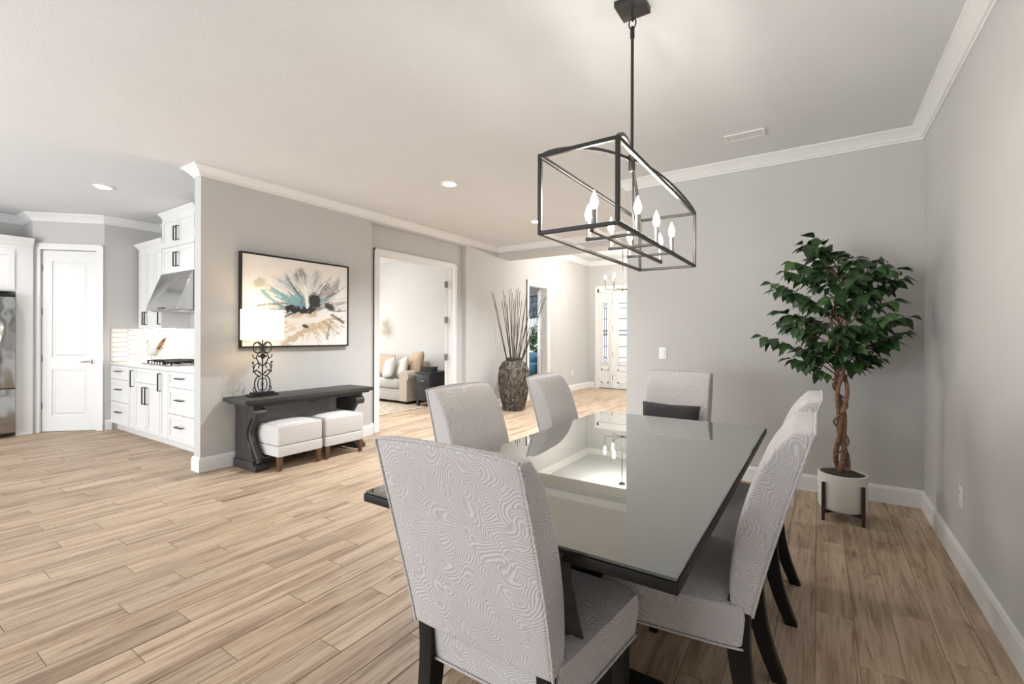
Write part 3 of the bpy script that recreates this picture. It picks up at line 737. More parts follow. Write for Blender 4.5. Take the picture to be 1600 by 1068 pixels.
bm_ = bulb_mesh(); sl_ = MB().lathe([(0.013, 0), (0.013, 0.004), (0.0105, 0.006), (0.0105, 0.075), (0.008, 0.077)], 12).mesh('candle', 'candle_sleeve', smooth=True)
def point(parent, loc, power, r_=0.015, color=(1.0, 0.95, 0.87), name='bulb_light'):
    l = bpy.data.lights.new(name, 'POINT'); l.energy = power; l.shadow_soft_size = r_; l.color = color
    o = bpy.data.objects.new(name, l); col.objects.link(o); o.parent = parent; o.location = loc; return o
for p in cand:
    sl = link('candle', sl_, ch, p); link('bulb', bm_, sl, (0, 0, 0.077))
    point(sl, (0, 0, 0.175), 2.3, 0.02)

# ------------------------------------------------------------------ console, lamp, ottomans, painting
cs = thing('console_table', 'long dark wood console table with scrolled ends under the painting', 'console table', (-4.62, 2.945, 0))
ZT = 0.69
mb = MB(); mb.box(-0.22, 0.215, -0.735, 0.735, ZT - 0.042, ZT); mb.obj('table_top', 'console_wood', cs, bevel=0.008)
MB().box(-0.20, 0.19, -0.70, 0.70, ZT - 0.062, ZT - 0.042).obj('top_moulding', 'console_wood', cs, bevel=0.005)
for sy in (-1, 1):
    yc = sy * 0.575
    # scrolled end: profile in X (depth) / Z, thickness along Y
    fr = []
    for k in range(25):
        t = k / 24; z = 0.07 + t * 0.53
        x = 0.105 + 0.055 * math.sin(2 * math.pi * (t * 1.02 + 0.03)) * (1 if t < 0.5 else -1) * (1 if t < 0.5 else 1)
        x = 0.09 + 0.065 * math.sin(2 * math.pi * t - 0.5 * math.pi) * (-1)
        x = 0.075 - 0.07 * math.cos(2 * math.pi * (t * 0.95 + 0.52))
        fr.append((x, z))
    outl = [(-0.205, 0.0), (0.10, 0.0)] + fr + [(-0.205, 0.60)]
    mb = MB(); mb.prism(outl, lambda p, k: (p[0], yc - 0.045 + 0.09 * k, p[1])); mb.obj('end_support', 'console_wood', cs)
    m2 = MB(); m2.tube([(x + 0.004, yc, z) for x, z in fr], 0.030, 8); m2.obj('scroll_moulding', 'console_wood', cs, smooth=True, ang=70)
    mb = MB(); mb.prism([(-0.215, 0), (0.20, 0), (0.20, 0.045), (0.16, 0.06), (0.12, 0.085), (-0.215, 0.085)], lambda p, k: (p[0], yc - 0.06 + 0.12 * k, p[1])); mb.obj('foot', 'console_wood', cs, bevel=0.004)
    mb = MB(); mb.box(-0.205, 0.15, yc - 0.055, yc + 0.055, 0.585, ZT - 0.062); mb.obj('capital', 'console_wood', cs, bevel=0.006)
    for z, r_ in ((0.545, 0.045), (0.10, 0.034)):
        m2 = MB(); m2.tube([(0.075 + (0.07 if z > 0.3 else 0.045), yc - 0.056, z), (0.075 + (0.07 if z > 0.3 else 0.045), yc + 0.056, z)], r_, 16)
        m2.obj('volute', 'console_wood', cs, smooth=True, ang=40)
MB().box(-0.06, 0.0, -0.53, 0.53, 0.075, 0.125).obj('stretcher', 'console_wood', cs, bevel=0.004)
MB().box(0.12, 0.15, -0.52, 0.52, ZT - 0.085, ZT - 0.062).obj('apron', 'console_wood', cs, bevel=0.003)
mb = MB(); mb.prism([(-0.07, 0), (0.07, 0), (0.045, -0.018), (0, -0.028), (-0.045, -0.018)], lambda p, k: (0.125 + 0.03 * k, p[0], ZT - 0.085 + p[1])); mb.obj('apron_drop', 'console_wood', cs)

# lamp with wrought scroll body
lp = thing('table_lamp', 'table lamp with black wrought scroll body and cream rectangular shade', 'lamp', (-4.655, 2.50, ZT))
MB().box(-0.055, 0.055, -0.135, 0.135, 0, 0.022).obj('base', 'black_metal', lp, bevel=0.004)
MB().box(-0.045, 0.045, -0.105, 0.105, 0.022, 0.04).obj('plinth', 'black_metal', lp, bevel=0.004)
def curl(path, r_=0.006): MB().tube([(0, y, z) for y, z in path], r_, 8).obj('iron_scroll', 'black_metal', lp, smooth=True, ang=70)
def arc(cy_, cz_, ry, rz_, a0, a1, n_=18): return [(cy_ + ry * math.cos(R(a0 + (a1 - a0) * k / n_)), cz_ + rz_ * math.sin(R(a0 + (a1 - a0) * k / n_))) for k in range(n_ + 1)]
MB().tube([(0, 0, 0.04), (0, 0, 0.57)], 0.007, 8).obj('rod', 'black_metal', lp, smooth=True)
for sg in (-1, 1):
    m = lambda pth: [(sg * y, z) for y, z in pth]
    curl(m(arc(0.028, 0.115, 0.05, 0.085, -120, 100)))                 # outer lower oval
    curl(m(arc(0.02, 0.115, 0.026, 0.06, -180, 180)), 0.005)            # inner lower oval
    curl(m([(0.075, 0.045), (0.092, 0.062), (0.088, 0.085), (0.07, 0.10)]), 0.005)
    curl(m([(0.03, 0.19), (0.07, 0.225), (0.088, 0.27), (0.075, 0.31), (0.045, 0.33), (0.03, 0.30), (0.045, 0.275)]))
    curl(m([(0.0, 0.20), (0.03, 0.24), (0.055, 0.255), (0.085, 0.245)]), 0.005)
    curl(m([(0.088, 0.27), (0.096, 0.30), (0.085, 0.335)]), 0.005)
    curl(m([(0.008, 0.30), (0.045, 0.345), (0.062, 0.385), (0.045, 0.42), (0.02, 0.435)]))
    curl(m([(0.06, 0.37), (0.092, 0.385), (0.098, 0.415)]), 0.005)
    curl(m(arc(0.05, 0.485, 0.042, 0.055, 230, 30)) + m([(0.055, 0.535), (0.03, 0.52)]))
    curl(m(arc(0.05, 0.485, 0.042, 0.055, 30, -150)) , 0.006)
    curl(m([(0.0, 0.44), (0.028, 0.47), (0.03, 0.50), (0.012, 0.515)]), 0.005)
    mb = MB()
    for y, z in ((0.035, 0.395), (0.088, 0.245), (0.06, 0.255), (0.03, 0.235), (0.095, 0.335), (0.022, 0.435), (0.03, 0.52)):
        mb.lathe([(0.001, z - 0.011), (0.009, z - 0.006), (0.011, z), (0.009, z + 0.006), (0.001, z + 0.011)], 8, (0, sg * y))
    mb.obj('iron_rosette', 'black_metal', lp, smooth=True)
mb = MB()
for a in range(6): mb.lathe([(0.001, 0.385), (0.010, 0.393), (0.012, 0.40), (0.008, 0.409), (0.001, 0.414)], 8, (0.006, 0.018 * math.cos(a * 1.047))); mb.v[-40:] = [(x, y, z + 0.018 * math.sin(a * 1.047)) for x, y, z in mb.v[-40:]]
mb.obj('iron_flower', 'black_metal', lp, smooth=True)
MB().lathe([(0.014, 0.565), (0.014, 0.62), (0.008, 0.625)], 10).obj('socket', 'black_metal', lp, smooth=True)
SZ0, SZ1 = 0.560, 0.860; hx, hy, t = 0.085, 0.175, 0.004
mb = MB(); mb.box(-hx, hx, -hy, -hy + t, SZ0, SZ1); mb.box(-hx, hx, hy - t, hy, SZ0, SZ1); mb.box(-hx, -hx + t, -hy + t, hy - t, SZ0, SZ1); mb.box(hx - t, hx, -hy + t, hy - t, SZ0, SZ1)
mb.obj('lamp_shade', 'lamp_shade_fabric', lp)
mb = MB(); mb.tube([(-hx + t, 0, 0.62), (hx - t, 0, 0.62)], 0.003, 6); mb.tube([(0, -hy + t, 0.62), (0, hy - t, 0.62)], 0.003, 6); mb.obj('shade_spider', 'black_metal', lp)
link('bulb', bulb_mesh(0.028, 0.09), lp, (0, 0, 0.625)); point(lp, (0, 0, 0.70), 3.2, 0.04, (1, 0.88, 0.7))

def ottoman(loc, rz, lab):
    t_ = thing('ottoman', lab, 'ottoman', loc, rz, 'cube ottomans under the console table')
    hx, hy = 0.235, 0.238
    b = MB().box(-hx, hx, -hy, hy, 0.135, 0.235).obj('skirt_band', 'linen', t_, bevel=0.014, bseg=3)
    b = MB().box(-hx + 0.002, hx - 0.002, -hy + 0.002, hy - 0.002, 0.237, 0.43).obj('cushion', 'linen', t_, bevel=0.022, bseg=3)
    mb = MB(); n = 12; vs = []; fs = []
    for j in range(n + 1):
        for i in range(n + 1):
            u, v = -1 + 2 * i / n, -1 + 2 * j / n; vs.append((u * (hx - 0.015), v * (hy - 0.015), 0.427 + 0.022 * ((1 - u ** 2) * (1 - v ** 2)) ** 0.5))
    for j in range(n):
        for i in range(n): a = j * (n + 1) + i; fs.append((a, a + 1, a + n + 2, a + n + 1))
    mb.add(vs, fs); mb.obj('top_panel', 'linen', b, smooth=True, ang=80, fix=False)
    e = 0.004; r_ = [(-hx + .012, -hy + .012), (hx - .012, -hy + .012), (hx - .012, hy - .012), (-hx + .012, hy - .012)]
    m2 = MB(); m2.tube([(x, y, 0.430) for x, y in r_ + r_[:1]], e, 6); m2.obj('piping', 'linen', b, smooth=True)
    for sx in (-1, 1):
        for sy in (-1, 1):
            mb = MB(); xc, yc = sx * (hx - 0.03), sy * (hy - 0.03); vs = []
            for z, h in ((0.14, 0.024), (0.0, 0.015)): vs += [(xc - h, yc - h, z), (xc + h, yc - h, z), (xc + h, yc + h, z), (xc - h, yc + h, z)]
            mb.add(vs, [(0, 1, 2, 3), (7, 6, 5, 4)] + [(i, (i + 1) % 4, 4 + (i + 1) % 4, 4 + i) for i in range(4)]); mb.obj('leg', 'walnut_leg', t_, bevel=0.002)
    return t_
ottoman((-4.50, 2.675, 0), R(1), 'cream square ottoman nearer the kitchen, below the lamp end of the console')
ottoman((-4.50, 3.195, 0), R(-1), 'cream square ottoman nearer the den doorway under the console')

# painting
PY0, PY1, PZ0, PZ1 = 2.37, 3.645, 1.165, 2.14
pt = thing('painting', 'large abstract floral painting in a thin black floater frame', 'painting', (XA, (PY0 + PY1) / 2, (PZ0 + PZ1) / 2))
hw, hh, fd = (PY1 - PY0) / 2, (PZ1 - PZ0) / 2, 0.05
for a, b_, c_, d_ in ((-hw, -hw + 0.014, -hh, hh), (hw - 0.014, hw, -hh, hh), (-hw + 0.014, hw - 0.014, -hh, -hh + 0.014), (-hw + 0.014, hw - 0.014, hh - 0.014, hh)):
    MB().box(0.002, fd, a, b_, c_, d_).obj('frame_bar', 'black_metal', pt)
def paint_canvas():
    nu, nv_ = 260, 200
    rs = np.random.RandomState(5)
    U, V = np.meshgrid(np.linspace(0, 1, nu), np.linspace(0, 1, nv_)); asp = 1.31
    img = np.zeros((nv_, nu, 3)); img[:] = (0.80, 0.77, 0.74)
    def smooth_noise(f):
        g = rs.rand(f + 3, int(f * asp) + 3); x = U * f * asp; y = V * f
        xi = x.astype(int); yi = y.astype(int); fx = x - xi; fy = y - yi; fx = fx * fx * (3 - 2 * fx); fy = fy * fy * (3 - 2 * fy)
        return (g[yi, xi] * (1 - fx) + g[yi, xi + 1] * fx) * (1 - fy) + (g[yi + 1, xi] * (1 - fx) + g[yi + 1, xi + 1] * fx) * fy
    n1 = smooth_noise(5); n2 = smooth_noise(12); n3 = smooth_noise(34); n4 = smooth_noise(70)
    wob = 0.5 * n2 + 0.3 * n3 + 0.2 * n4
    img *= (0.97 + 0.06 * n1)[..., None]
    def blend(a, c):
        a = np.clip(a, 0, 1)[..., None]; img[:] = img * (1 - a) + np.array(c) * a
    def blob(u, v, ru, rv, c, al=1.0, soft=0.35, rot=0.0, rag=0.9):
        x = (U - u) * asp; y = V - v; cr, sr = math.cos(rot), math.sin(rot)
        d = np.sqrt(((x * cr + y * sr) / (ru * asp)) ** 2 + ((-x * sr + y * cr) / rv) ** 2)
        blend(al * np.clip((1 - d + rag * (wob - 0.5)) / soft, 0, 1), c)
    def stroke(p0, p1, p2, w0, w1, c, al=1.0, dry=0.5):
        best = np.full(U.shape, 9.0); tt = np.zeros(U.shape)
        for k in range(36):
            t = k / 35; x = (1 - t) ** 2 * p0[0] + 2 * t * (1 - t) * p1[0] + t * t * p2[0]; y = (1 - t) ** 2 * p0[1] + 2 * t * (1 - t) * p1[1] + t * t * p2[1]
            d = np.hypot((U - x) * asp, V - y) / (w0 + (w1 - w0) * t); m_ = d < best; best[m_] = d[m_]; tt[m_] = t
        blend(al * np.clip((1 - best + dry * (0.6 * n3 + 0.4 * n4 - 0.5) * 1.8) / 0.3, 0, 1), c)
    blob(.36, .26, .15, .14, (.52, .53, .66), .55, .8); blob(.14, .30, .07, .07, (.34, .36, .24), .7, .5); blob(.22, .36, .10, .05, (.55, .56, .48), .6, .6, .6)
    blob(.50, .18, .065, .13, (.22, .23, .20), .85, .45); blob(.53, .28, .05, .12, (.40, .41, .38), .8, .5); blob(.65, .22, .045, .15, (.38, .38, .37), .75, .5, .25)
    blob(.80, .33, .09, .15, (.27, .26, .25), .8, .5, .5); blob(.88, .25, .03, .13, (.30, .28, .26), .7, .6, .3)
    blob(.85, .80, .13, .13, (.60, .58, .52), .6, .7)
    cx_, cy_ = .60, .55
    for k in range(230):
        a = rs.uniform(0, 2 * math.pi); r0 = rs.uniform(.04, .14); r1 = r0 + rs.uniform(.12, .44)
        ux, uy = math.cos(a), math.sin(a); deg = math.degrees(a) % 360   # y down
        if 20 < deg < 95: c = [(.55, .42, .27), (.66, .53, .38), (.45, .34, .22), (.78, .72, .64)][k % 4]
        elif 95 <= deg < 150: c = [(.62, .48, .32), (.74, .63, .50), (.80, .74, .66)][k % 3]
        elif 150 <= deg < 240: c = [(.16, .33, .36), (.28, .45, .48), (.42, .42, .38), (.75, .74, .72), (.10, .12, .12)][k % 5]
        elif 240 <= deg < 300: c = [(.72, .72, .70), (.45, .46, .45), (.80, .78, .75)][k % 3]
        else: c = [(.18, .17, .16), (.38, .34, .30), (.72, .69, .65), (.30, .27, .24)][k % 4]
        b_ = a + rs.uniform(-.25, .25)
        stroke((cx_ + ux * r0 * .8, cy_ + uy * r0), (cx_ + ux * (r0 + r1) / 2 * .8, cy_ + uy * (r0 + r1) / 2), (cx_ + math.cos(b_) * r1 * .9, cy_ + math.sin(b_) * r1), rs.uniform(.010, .034), .004, c, rs.uniform(.5, .9), .9)
    stroke((.16, .38), (.28, .55), (.46, .60), .020, .03, (.14, .34, .38), .8, .9); stroke((.24, .36), (.36, .44), (.50, .55), .02, .028, (.20, .42, .46), .8, .9)
    blob(.46, .46, .06, .07, (.22, .44, .47), .8, .5, .7); blob(.73, .45, .035, .06, (.18, .40, .44), .8, .5)
    blob(.65, .46, .065, .11, (.025, .025, .025), 1, .25); stroke((.40, .57), (.52, .60), (.64, .56), .045, .04, (.02, .02, .02), 1, .8); blob(.80, .52, .06, .045, (.03, .03, .03), .95, .3, .3)
    stroke((.55, .30), (.57, .42), (.57, .54), .028, .02, (.86, .84, .81), 1, .5); stroke((.47, .12), (.53, .25), (.54, .36), .008, .014, (.80, .77, .74), .9, .6)
    stroke((.40, .70), (.60, .74), (.80, .62), .035, .05, (.82, .77, .72), 1, .5); blob(.72, .60, .08, .045, (.80, .79, .77), .95, .4, -.4)
    stroke((.12, .56), (.2, .52), (.30, .53), .010, .012, (.25, .22, .18), .8, .9); blob(.55, .77, .045, .022, (.03, .03, .03), .95, .4, .2)
    stroke((.35, .98), (.50, .84), (.70, .78), .045, .02, (.55, .41, .26), .8, .9); stroke((.20, .93), (.34, .86), (.45, .80), .03, .02, (.62, .49, .35), .6, .9)
    stroke((.78, .92), (.79, .80), (.82, .72), .02, .012, (.20, .27, .25), .75, .9); stroke((.82, .62), (.90, .66), (.96, .72), .012, .01, (.04, .04, .04), .9, .9)
    blob(.88, .55, .02, .02, (.8, .77, .73), .9, .4)
    mb = MB(); H2, W2 = hh - 0.018, hw - 0.018
    vs = [(0.042, -W2 + 2 * W2 * i / (nu - 1), H2 - 2 * H2 * j / (nv_ - 1)) for j in range(nv_) for i in range(nu)]
    fs = [(j * nu + i, (j + 1) * nu + i, (j + 1) * nu + i + 1, j * nu + i + 1) for j in range(nv_ - 1) for i in range(nu - 1)]
    nb = len(vs); vs += [(0.004, -W2, H2), (0.004, W2, H2), (0.004, W2, -H2), (0.004, -W2, -H2)]; fs += [(nb, nb + 1, nb + 2, nb + 3)]
    mb.add(vs, fs); me = mb.mesh('canvas', 'canvas_paint', fix=False)
    at = me.color_attributes.new('paint', 'FLOAT_COLOR', 'POINT'); buf = np.ones((len(vs), 4), dtype=np.float32); buf[:nu * nv_, :3] = np.clip(img.reshape(-1, 3), 0, 1)
    at.data.foreach_set('color', buf.ravel())
    m2 = MB().box(0.004, 0.041, -W2, W2, -H2, H2)
    link('canvas', me, pt); m2.obj('stretcher', 'plate_white', pt)
paint_canvas()

# ------------------------------------------------------------------ potted ficus
PX, PYp = 0.142, 4.085
pl = thing('potted_tree', 'artificial ficus tree in a white pot on dark legs in the corner', 'plant', (PX, PYp, 0))
PR = 0.149
MB().lathe([(0.135, 0.075), (PR, 0.095), (PR, 0.325), (PR - 0.012, 0.328), (PR - 0.014, 0.30), (0.02, 0.298)], 40).obj('pot', 'pot_ceramic', pl, smooth=True)
mb = MB(); mb.lathe([(PR - 0.015, 0.300), (PR - 0.016, 0.318), (0.09, 0.335), (0.04, 0.345), (0.002, 0.348)], 28); mb.obj('moss', 'soil', pl, smooth=True)
for k in range(4):
    a = R(45 + 90 * k); ca, sa = math.cos(a), math.sin(a); r_ = PR + 0.013
    MB().tube([(ca * r_, sa * r_, 0), (ca * r_, sa * r_, 0.27)], 0.0105, sq=True).obj('stand_leg', 'stand_dark', pl, bevel=0.002, bseg=1)
mb = MB()
for k in range(2):
    a = R(45 + 90 * k); mb.tube([(-math.cos(a) * 0.152, -math.sin(a) * 0.152, 0.062), (math.cos(a) * 0.152, math.sin(a) * 0.152, 0.062)], 0.010, sq=True)
mb.obj('stand_cross', 'stand_dark', pl)
rt = random.Random(11)
for k in range(3):
    pts = []; rad = []
    for j in range(40):
        t = j / 39; z = 0.33 + t * 1.25; a = k * 2.094 + t * 9.0; r_ = 0.028 + 0.014 * math.sin(t * 14 + k) + (0.05 * max(0, t - 0.6))
        pts.append((-0.03 * t + r_ * math.cos(a), r_ * math.sin(a), z)); rad.append(0.0175 - 0.010 * t)
    MB().tube(pts, rad, 8).obj('stem', 'bark', pl, smooth=True, ang=80)
mb = MB()
pts = []
for j in range(46):
    t = j / 45; a = t * 17 + 1; pts.append((-0.02 * t + 0.042 * math.cos(a), 0.042 * math.sin(a), 0.34 + t * 0.7))
mb.tube(pts, 0.006, 6); mb.obj('vine', 'bark', pl, smooth=True, ang=80)
def leaf_mesh(l, wd, fold, droop):
    mb = MB(); n = 5; vs = []; fs = []
    prof = [0.06, 0.62, 1.0, 0.80, 0.42, 0.03]
    for k in range(n + 1):
        t = k / n; z = -droop * t * t * l; hw = wd * prof[k]
        vs += [(-hw, l * t, z + fold * hw), (0, l * t, z), (hw, l * t, z + fold * hw)]
    for k in range(n):
        a = 3 * k; fs += [(a, a + 1, a + 4, a + 3), (a + 1, a + 2, a + 5, a + 4)]
    mb.add(vs, fs); return mb
LV = [leaf_mesh(0.092, 0.034, 0.30, 0.35), leaf_mesh(0.08, 0.031, 0.22, 0.5), leaf_mesh(0.10, 0.036, 0.38, 0.25)]
LM = [m_.mesh('leaf', 'ficus_leaf', smooth=True, ang=80, fix=False) for m_ in LV]
# sprays: tips read off the photograph on the plane through the stem that faces the camera, spread in depth
rv = Vector((math.cos(YAW), math.sin(YAW), 0)); fv = Vector((-math.sin(YAW), math.cos(YAW), 0))
pd = -PX * math.sin(YAW) + PYp * math.cos(YAW)
def tip(px, py, dep):
    px = 1303 + (px - 1303) * 0.93; py = 372 + (py - 372) * 0.92
    l = (px - 800) / F_PX * pd; z = CAM_H - (py - HORIZON) / F_PX * pd
    c0 = fv * pd + rv * l; return Vector((c0.x - PX, c0.y - PYp, z)) + fv * dep
tips = [(1275, 368, .02), (1238, 385, -.1), (1320, 392, .1), (1385, 404, .05), (1408, 440, -.05), (1422, 446, .1), (1425, 503, 0), (1408, 530, -.08), (1376, 575, .02), (1345, 570, -.1),
        (1200, 447, 0), (1222, 466, -.1), (1188, 537, .03), (1210, 520, -.12), (1232, 575, 0), (1228, 495, .1), (1250, 430, -.16), (1300, 412, -.22), (1345, 425, -.2), (1260, 475, -.24), (1310, 470, -.3), (1355, 480, -.26),
        (1280, 520, -.26), (1330, 530, -.24), (1245, 545, -.16), (1375, 545, -.14), (1300, 555, -.2), (1255, 405, .16), (1300, 400, .22), (1350, 420, .24), (1380, 470, .26), (1360, 520, .24), (1300, 500, .3), (1250, 510, .24), (1235, 455, .22), (1320, 565, .18), (1270, 560, .12),
        (1285, 445, -.32), (1330, 450, -.12), (1335, 505, -.3), (1230, 425, .05), (1390, 425, -.12), (1395, 515, .1), (1262, 535, -.3)]
leaves = []
bmb = MB()
for (px, py, dep) in tips:
    T = tip(px, py, dep); zb = max(0.95, min(1.75, T.z - 0.10 - 0.35 * math.hypot(T.x, T.y)))
    B = Vector((-0.02, 0, zb)); mid = (B + T) / 2 + Vector((0, 0, 0.07))
    pth = [B * (1 - t) ** 2 + mid * 2 * t * (1 - t) + T * t * t for t in [k / 8 for k in range(9)]]
    bmb.tube(pth, [0.006 - 0.0045 * k / 8 for k in range(9)], 5)
    nl = 20
    for k in range(nl):
        t = 0.30 + 0.72 * (k + 0.5) / nl; t = min(t, 1.0)
        P = B * (1 - t) ** 2 + mid * 2 * t * (1 - t) + T * t * t
        d = ((mid - B) * (1 - t) + (T - mid) * t).normalized()
        side = d.cross(Vector((0, 0, 1))).normalized() * (1 if k % 2 else -1)
        dr = (d * rt.uniform(0.3, 1.0) + side * rt.uniform(0.3, 1.1) + Vector((0, 0, rt.uniform(-1.2, 0.2)))).normalized()
        if k == nl - 1: dr = (d + Vector((0, 0, -0.2))).normalized()
        upv = (Vector((0, 0, 1)) + Vector((rt.uniform(-.6, .6), rt.uniform(-.9, .4), 0)))
        x_ = dr.cross(upv).normalized(); z_ = x_.cross(dr)
        M = Matrix((x_, dr, z_)).transposed().to_4x4(); M.translation = P + side * 0.012
        s_ = rt.uniform(0.8, 1.15)
        leaves.append((M @ Matrix.Scale(s_, 4), rt.randrange(3), dep))
bmb.obj('branches', 'bark', pl, smooth=True, ang=80)
leaves.sort(key=lambda q: q[2])
for M, k, _ in leaves[:300]:
    o = link('leaf', LM[k], pl); o.matrix_local = M
mb = MB()
for M, k, _ in leaves[300:]: mb.add([M @ Vector(v) for v in LV[k].v], LV[k].f)
o = mb.obj('rear_leaves', 'ficus_leaf', pl, smooth=True, ang=80, fix=False); o['kind'] = 'stuff'

# ------------------------------------------------------------------ floor vase with sticks
VX, VY = -4.46, 6.80
vs_ = thing('floor_vase', 'tall dark mosaic floor vase standing beside the bedroom doorway', 'vase', (VX, VY, 0))
vprof = [(0.165, 0.0), (0.178, 0.02), (0.215, 0.15), (0.25, 0.32), (0.268, 0.5), (0.268, 0.62), (0.25, 0.73), (0.20, 0.82), (0.145, 0.86), (0.125, 0.875)]
def vr(z):
    for (r0, z0), (r1, z1) in zip(vprof, vprof[1:]):
        if z0 <= z <= z1: return r0 + (r1 - r0) * (z - z0) / (z1 - z0), (r1 - r0) / (z1 - z0)
    return vprof[-1][0], -0.5
MB().lathe([(r_ - 0.006, z) for r_, z in vprof] + [(0.115, 0.878), (0.10, 0.86), (0.09, 0.70), (0.01, 0.69)], 40).obj('body', 'vase_chips', vs_, smooth=True)
MB().lathe([(0.118, 0.872), (0.145, 0.885), (0.148, 0.905), (0.135, 0.915), (0.112, 0.905), (0.108, 0.872)], 32, ring=True).obj('rim', 'vase_chips', vs_, smooth=True)
mb = MB(); rz = random.Random(4)
for k in range(2200):
    z = rz.uniform(0.01, 0.865); r_, sl = vr(z); a = rz.uniform(0, 2 * math.pi)
    nrm = Vector((math.cos(a), math.sin(a), -sl)).normalized(); tg = Vector((-math.sin(a), math.cos(a), 0)); upd = nrm.cross(tg)
    th_ = rz.uniform(-0.6, 0.6); t1 = tg * math.cos(th_) + upd * math.sin(th_); t2 = upd * math.cos(th_) - tg * math.sin(th_)
    c0 = Vector((r_ * math.cos(a), r_ * math.sin(a), z)); hw_, hl = rz.uniform(0.005, 0.010), rz.uniform(0.012, 0.026); ou = rz.uniform(0.002, 0.010)
    tl = nrm + t1 * rz.uniform(-.25, .25); 
    q = [c0 + t1 * hw_ * sx + t2 * hl * sy for sx, sy in ((-1, -1), (1, -1), (1, 1), (-1, 1))]
    mb.add([p - nrm * 0.012 for p in q] + [p + tl * ou for p in q], [(4, 5, 6, 7), (0, 1, 5, 4), (1, 2, 6, 5), (2, 3, 7, 6), (3, 0, 4, 7)])
o = mb.obj('mosaic_chips', 'vase_chips', vs_, fix=False); o['kind'] = 'stuff'
vd = -VX * math.sin(YAW) + VY * math.cos(YAW)
stk = [(768, 455), (771, 458), (786, 455), (789, 462), (795, 452), (798, 450), (801, 458), (806, 452), (809, 450), (812, 455), (784, 470), (822, 462), (824, 455), (832, 462), (838, 470), (845, 468), (852, 462), (854, 464), (828, 480), (815, 468), (792, 475), (803, 466)]
rk = random.Random(9)
stk.sort(); ordn = ['', 'second ', 'third ', 'fourth ', 'fifth ', 'sixth ', 'seventh ', 'eighth ', 'ninth ', 'tenth ', 'eleventh ']
words = ['with the leftmost tip'] + ['with its tip %sfrom the left' % q for q in ordn[1:]] + ['with its tip %sfrom the right' % q for q in ordn[:0:-1]] + ['with the rightmost tip']
for k, (px, py) in enumerate(stk):
    l = (px - 800) / F_PX * vd; z = CAM_H - (py - HORIZON) / F_PX * vd
    c0 = fv * vd + rv * l; dep = rk.uniform(-0.16, 0.12)
    T = Vector((c0.x - VX, c0.y - VY, z)) + fv * dep
    if T.x < -0.33: T.x = -0.33
    B = Vector((T.x * 0.12 + rk.uniform(-.03, .03), T.y * 0.12 + rk.uniform(-.03, .03), 0.70)) + rv * (0.02 if px > 800 else -0.02)
    pth = []
    for j in range(12):
        t = j / 11; p = B.lerp(T, t) + Vector((rk.uniform(-.004, .004), rk.uniform(-.004, .004), 0)); p += (T - B).normalized().cross(Vector((0, 0, 1))) * 0.0
        pth.append((p.x + VX, p.y + VY, p.z))
    o = MB().tube(pth, [0.0065 * (1.1 - 0.45 * j / 11) * (1.25 if j % 3 == 0 else 1) for j in range(12)], 6).obj('decorative_stick', 'twig', smooth=True, ang=80)
    tag(o, 'dry brown stick in the mosaic floor vase, ' + words[k], 'stick', 'sticks in the floor vase')

# ------------------------------------------------------------------ kitchen
KY, UY, WY = 2.28, 2.57, 2.88
front = lambda a, o_, z: (a, KY - o_, z)
def pull(parent, x, z, horiz, ln, Y):
    mb = MB(); yb, yo = Y, Y - 0.032
    if horiz: mb.tube([(x - ln / 2, yb, z), (x - ln / 2, yo, z)], 0.005, sq=True); mb.tube([(x + ln / 2, yb, z), (x + ln / 2, yo, z)], 0.005, sq=True); mb.box(x - ln / 2 - 0.005, x + ln / 2 + 0.005, yo - 0.006, yo + 0.006, z - 0.006, z + 0.006)
    else: mb.tube([(x, yb, z - ln / 2), (x, yo, z - ln / 2)], 0.005, sq=True); mb.tube([(x, yb, z + ln / 2), (x, yo, z + ln / 2)], 0.005, sq=True); mb.box(x - 0.006, x + 0.006, yo - 0.006, yo + 0.006, z - ln / 2 - 0.005, z + ln / 2 + 0.005)
    return mb.obj('pull', 'black_metal', parent)
def base_unit(x0, x1, kind, lab):
    u = thing('base_cabinet', lab, 'cabinet', ((x0 + x1) / 2, KY, 0)); cx0 = (x0 + x1) / 2; a0, a1 = x0 - cx0, x1 - cx0
    mb = MB(); mb.box(a0, a1, 0.0, WY - KY - 0.008, 0.095, 0.885); mb.box(a0, a1, 0.055, WY - KY - 0.008, 0.0, 0.095); mb.obj('body', 'cabinet_white', u)
    fn = lambda a, o_, z: (a, -o_, z); g = 0.004
    def fr(nm, b0, b1, z0, z1, hx_, hz_, horiz, ln, rail=0.05):
        m_ = MB(); frame_panel(m_, b0 + g, b1 - g, z0 + g, z1 - g, fn, rail); d_ = m_.obj(nm, 'cabinet_white', u)
        if hx_ is not None: pull(d_, hx_, hz_, horiz, ln, -0.02)
    if kind == 'drawers':
        for z0, z1 in ((0.10, 0.40), (0.40, 0.70), (0.70, 0.88)): fr('drawer', a0, a1, z0, z1, 0, (z0 + z1) / 2 + 0.02, True, 0.16, 0.05 if z1 - z0 > 0.2 else 0.035)
    elif kind == 'doors':
        fr('false_drawer', a0, a1, 0.70, 0.88, None, 0, True, 0, 0.035)
        fr('door', a0, 0, 0.10, 0.70, -0.045, 0.55, False, 0.2); fr('door', 0, a1, 0.10, 0.70, 0.045, 0.55, False, 0.2)
    else:
        fr('door', a0, a1, 0.10, 0.88, a1 - 0.035 if kind == 'pull_r' else a0 + 0.035, 0.74, False, 0.2, 0.042)
base_unit(-8.065, -7.425, 'drawers', 'white three drawer base cabinet nearest the pantry')
base_unit(-7.425, -7.225, 'pull_r', 'narrow white pull out base cabinet left of the double doors')
base_unit(-7.225, -6.455, 'doors', 'white double door base cabinet below the cooktop')
base_unit(-6.455, -6.225, 'pull_l', 'narrow white pull out base cabinet right of the double doors')
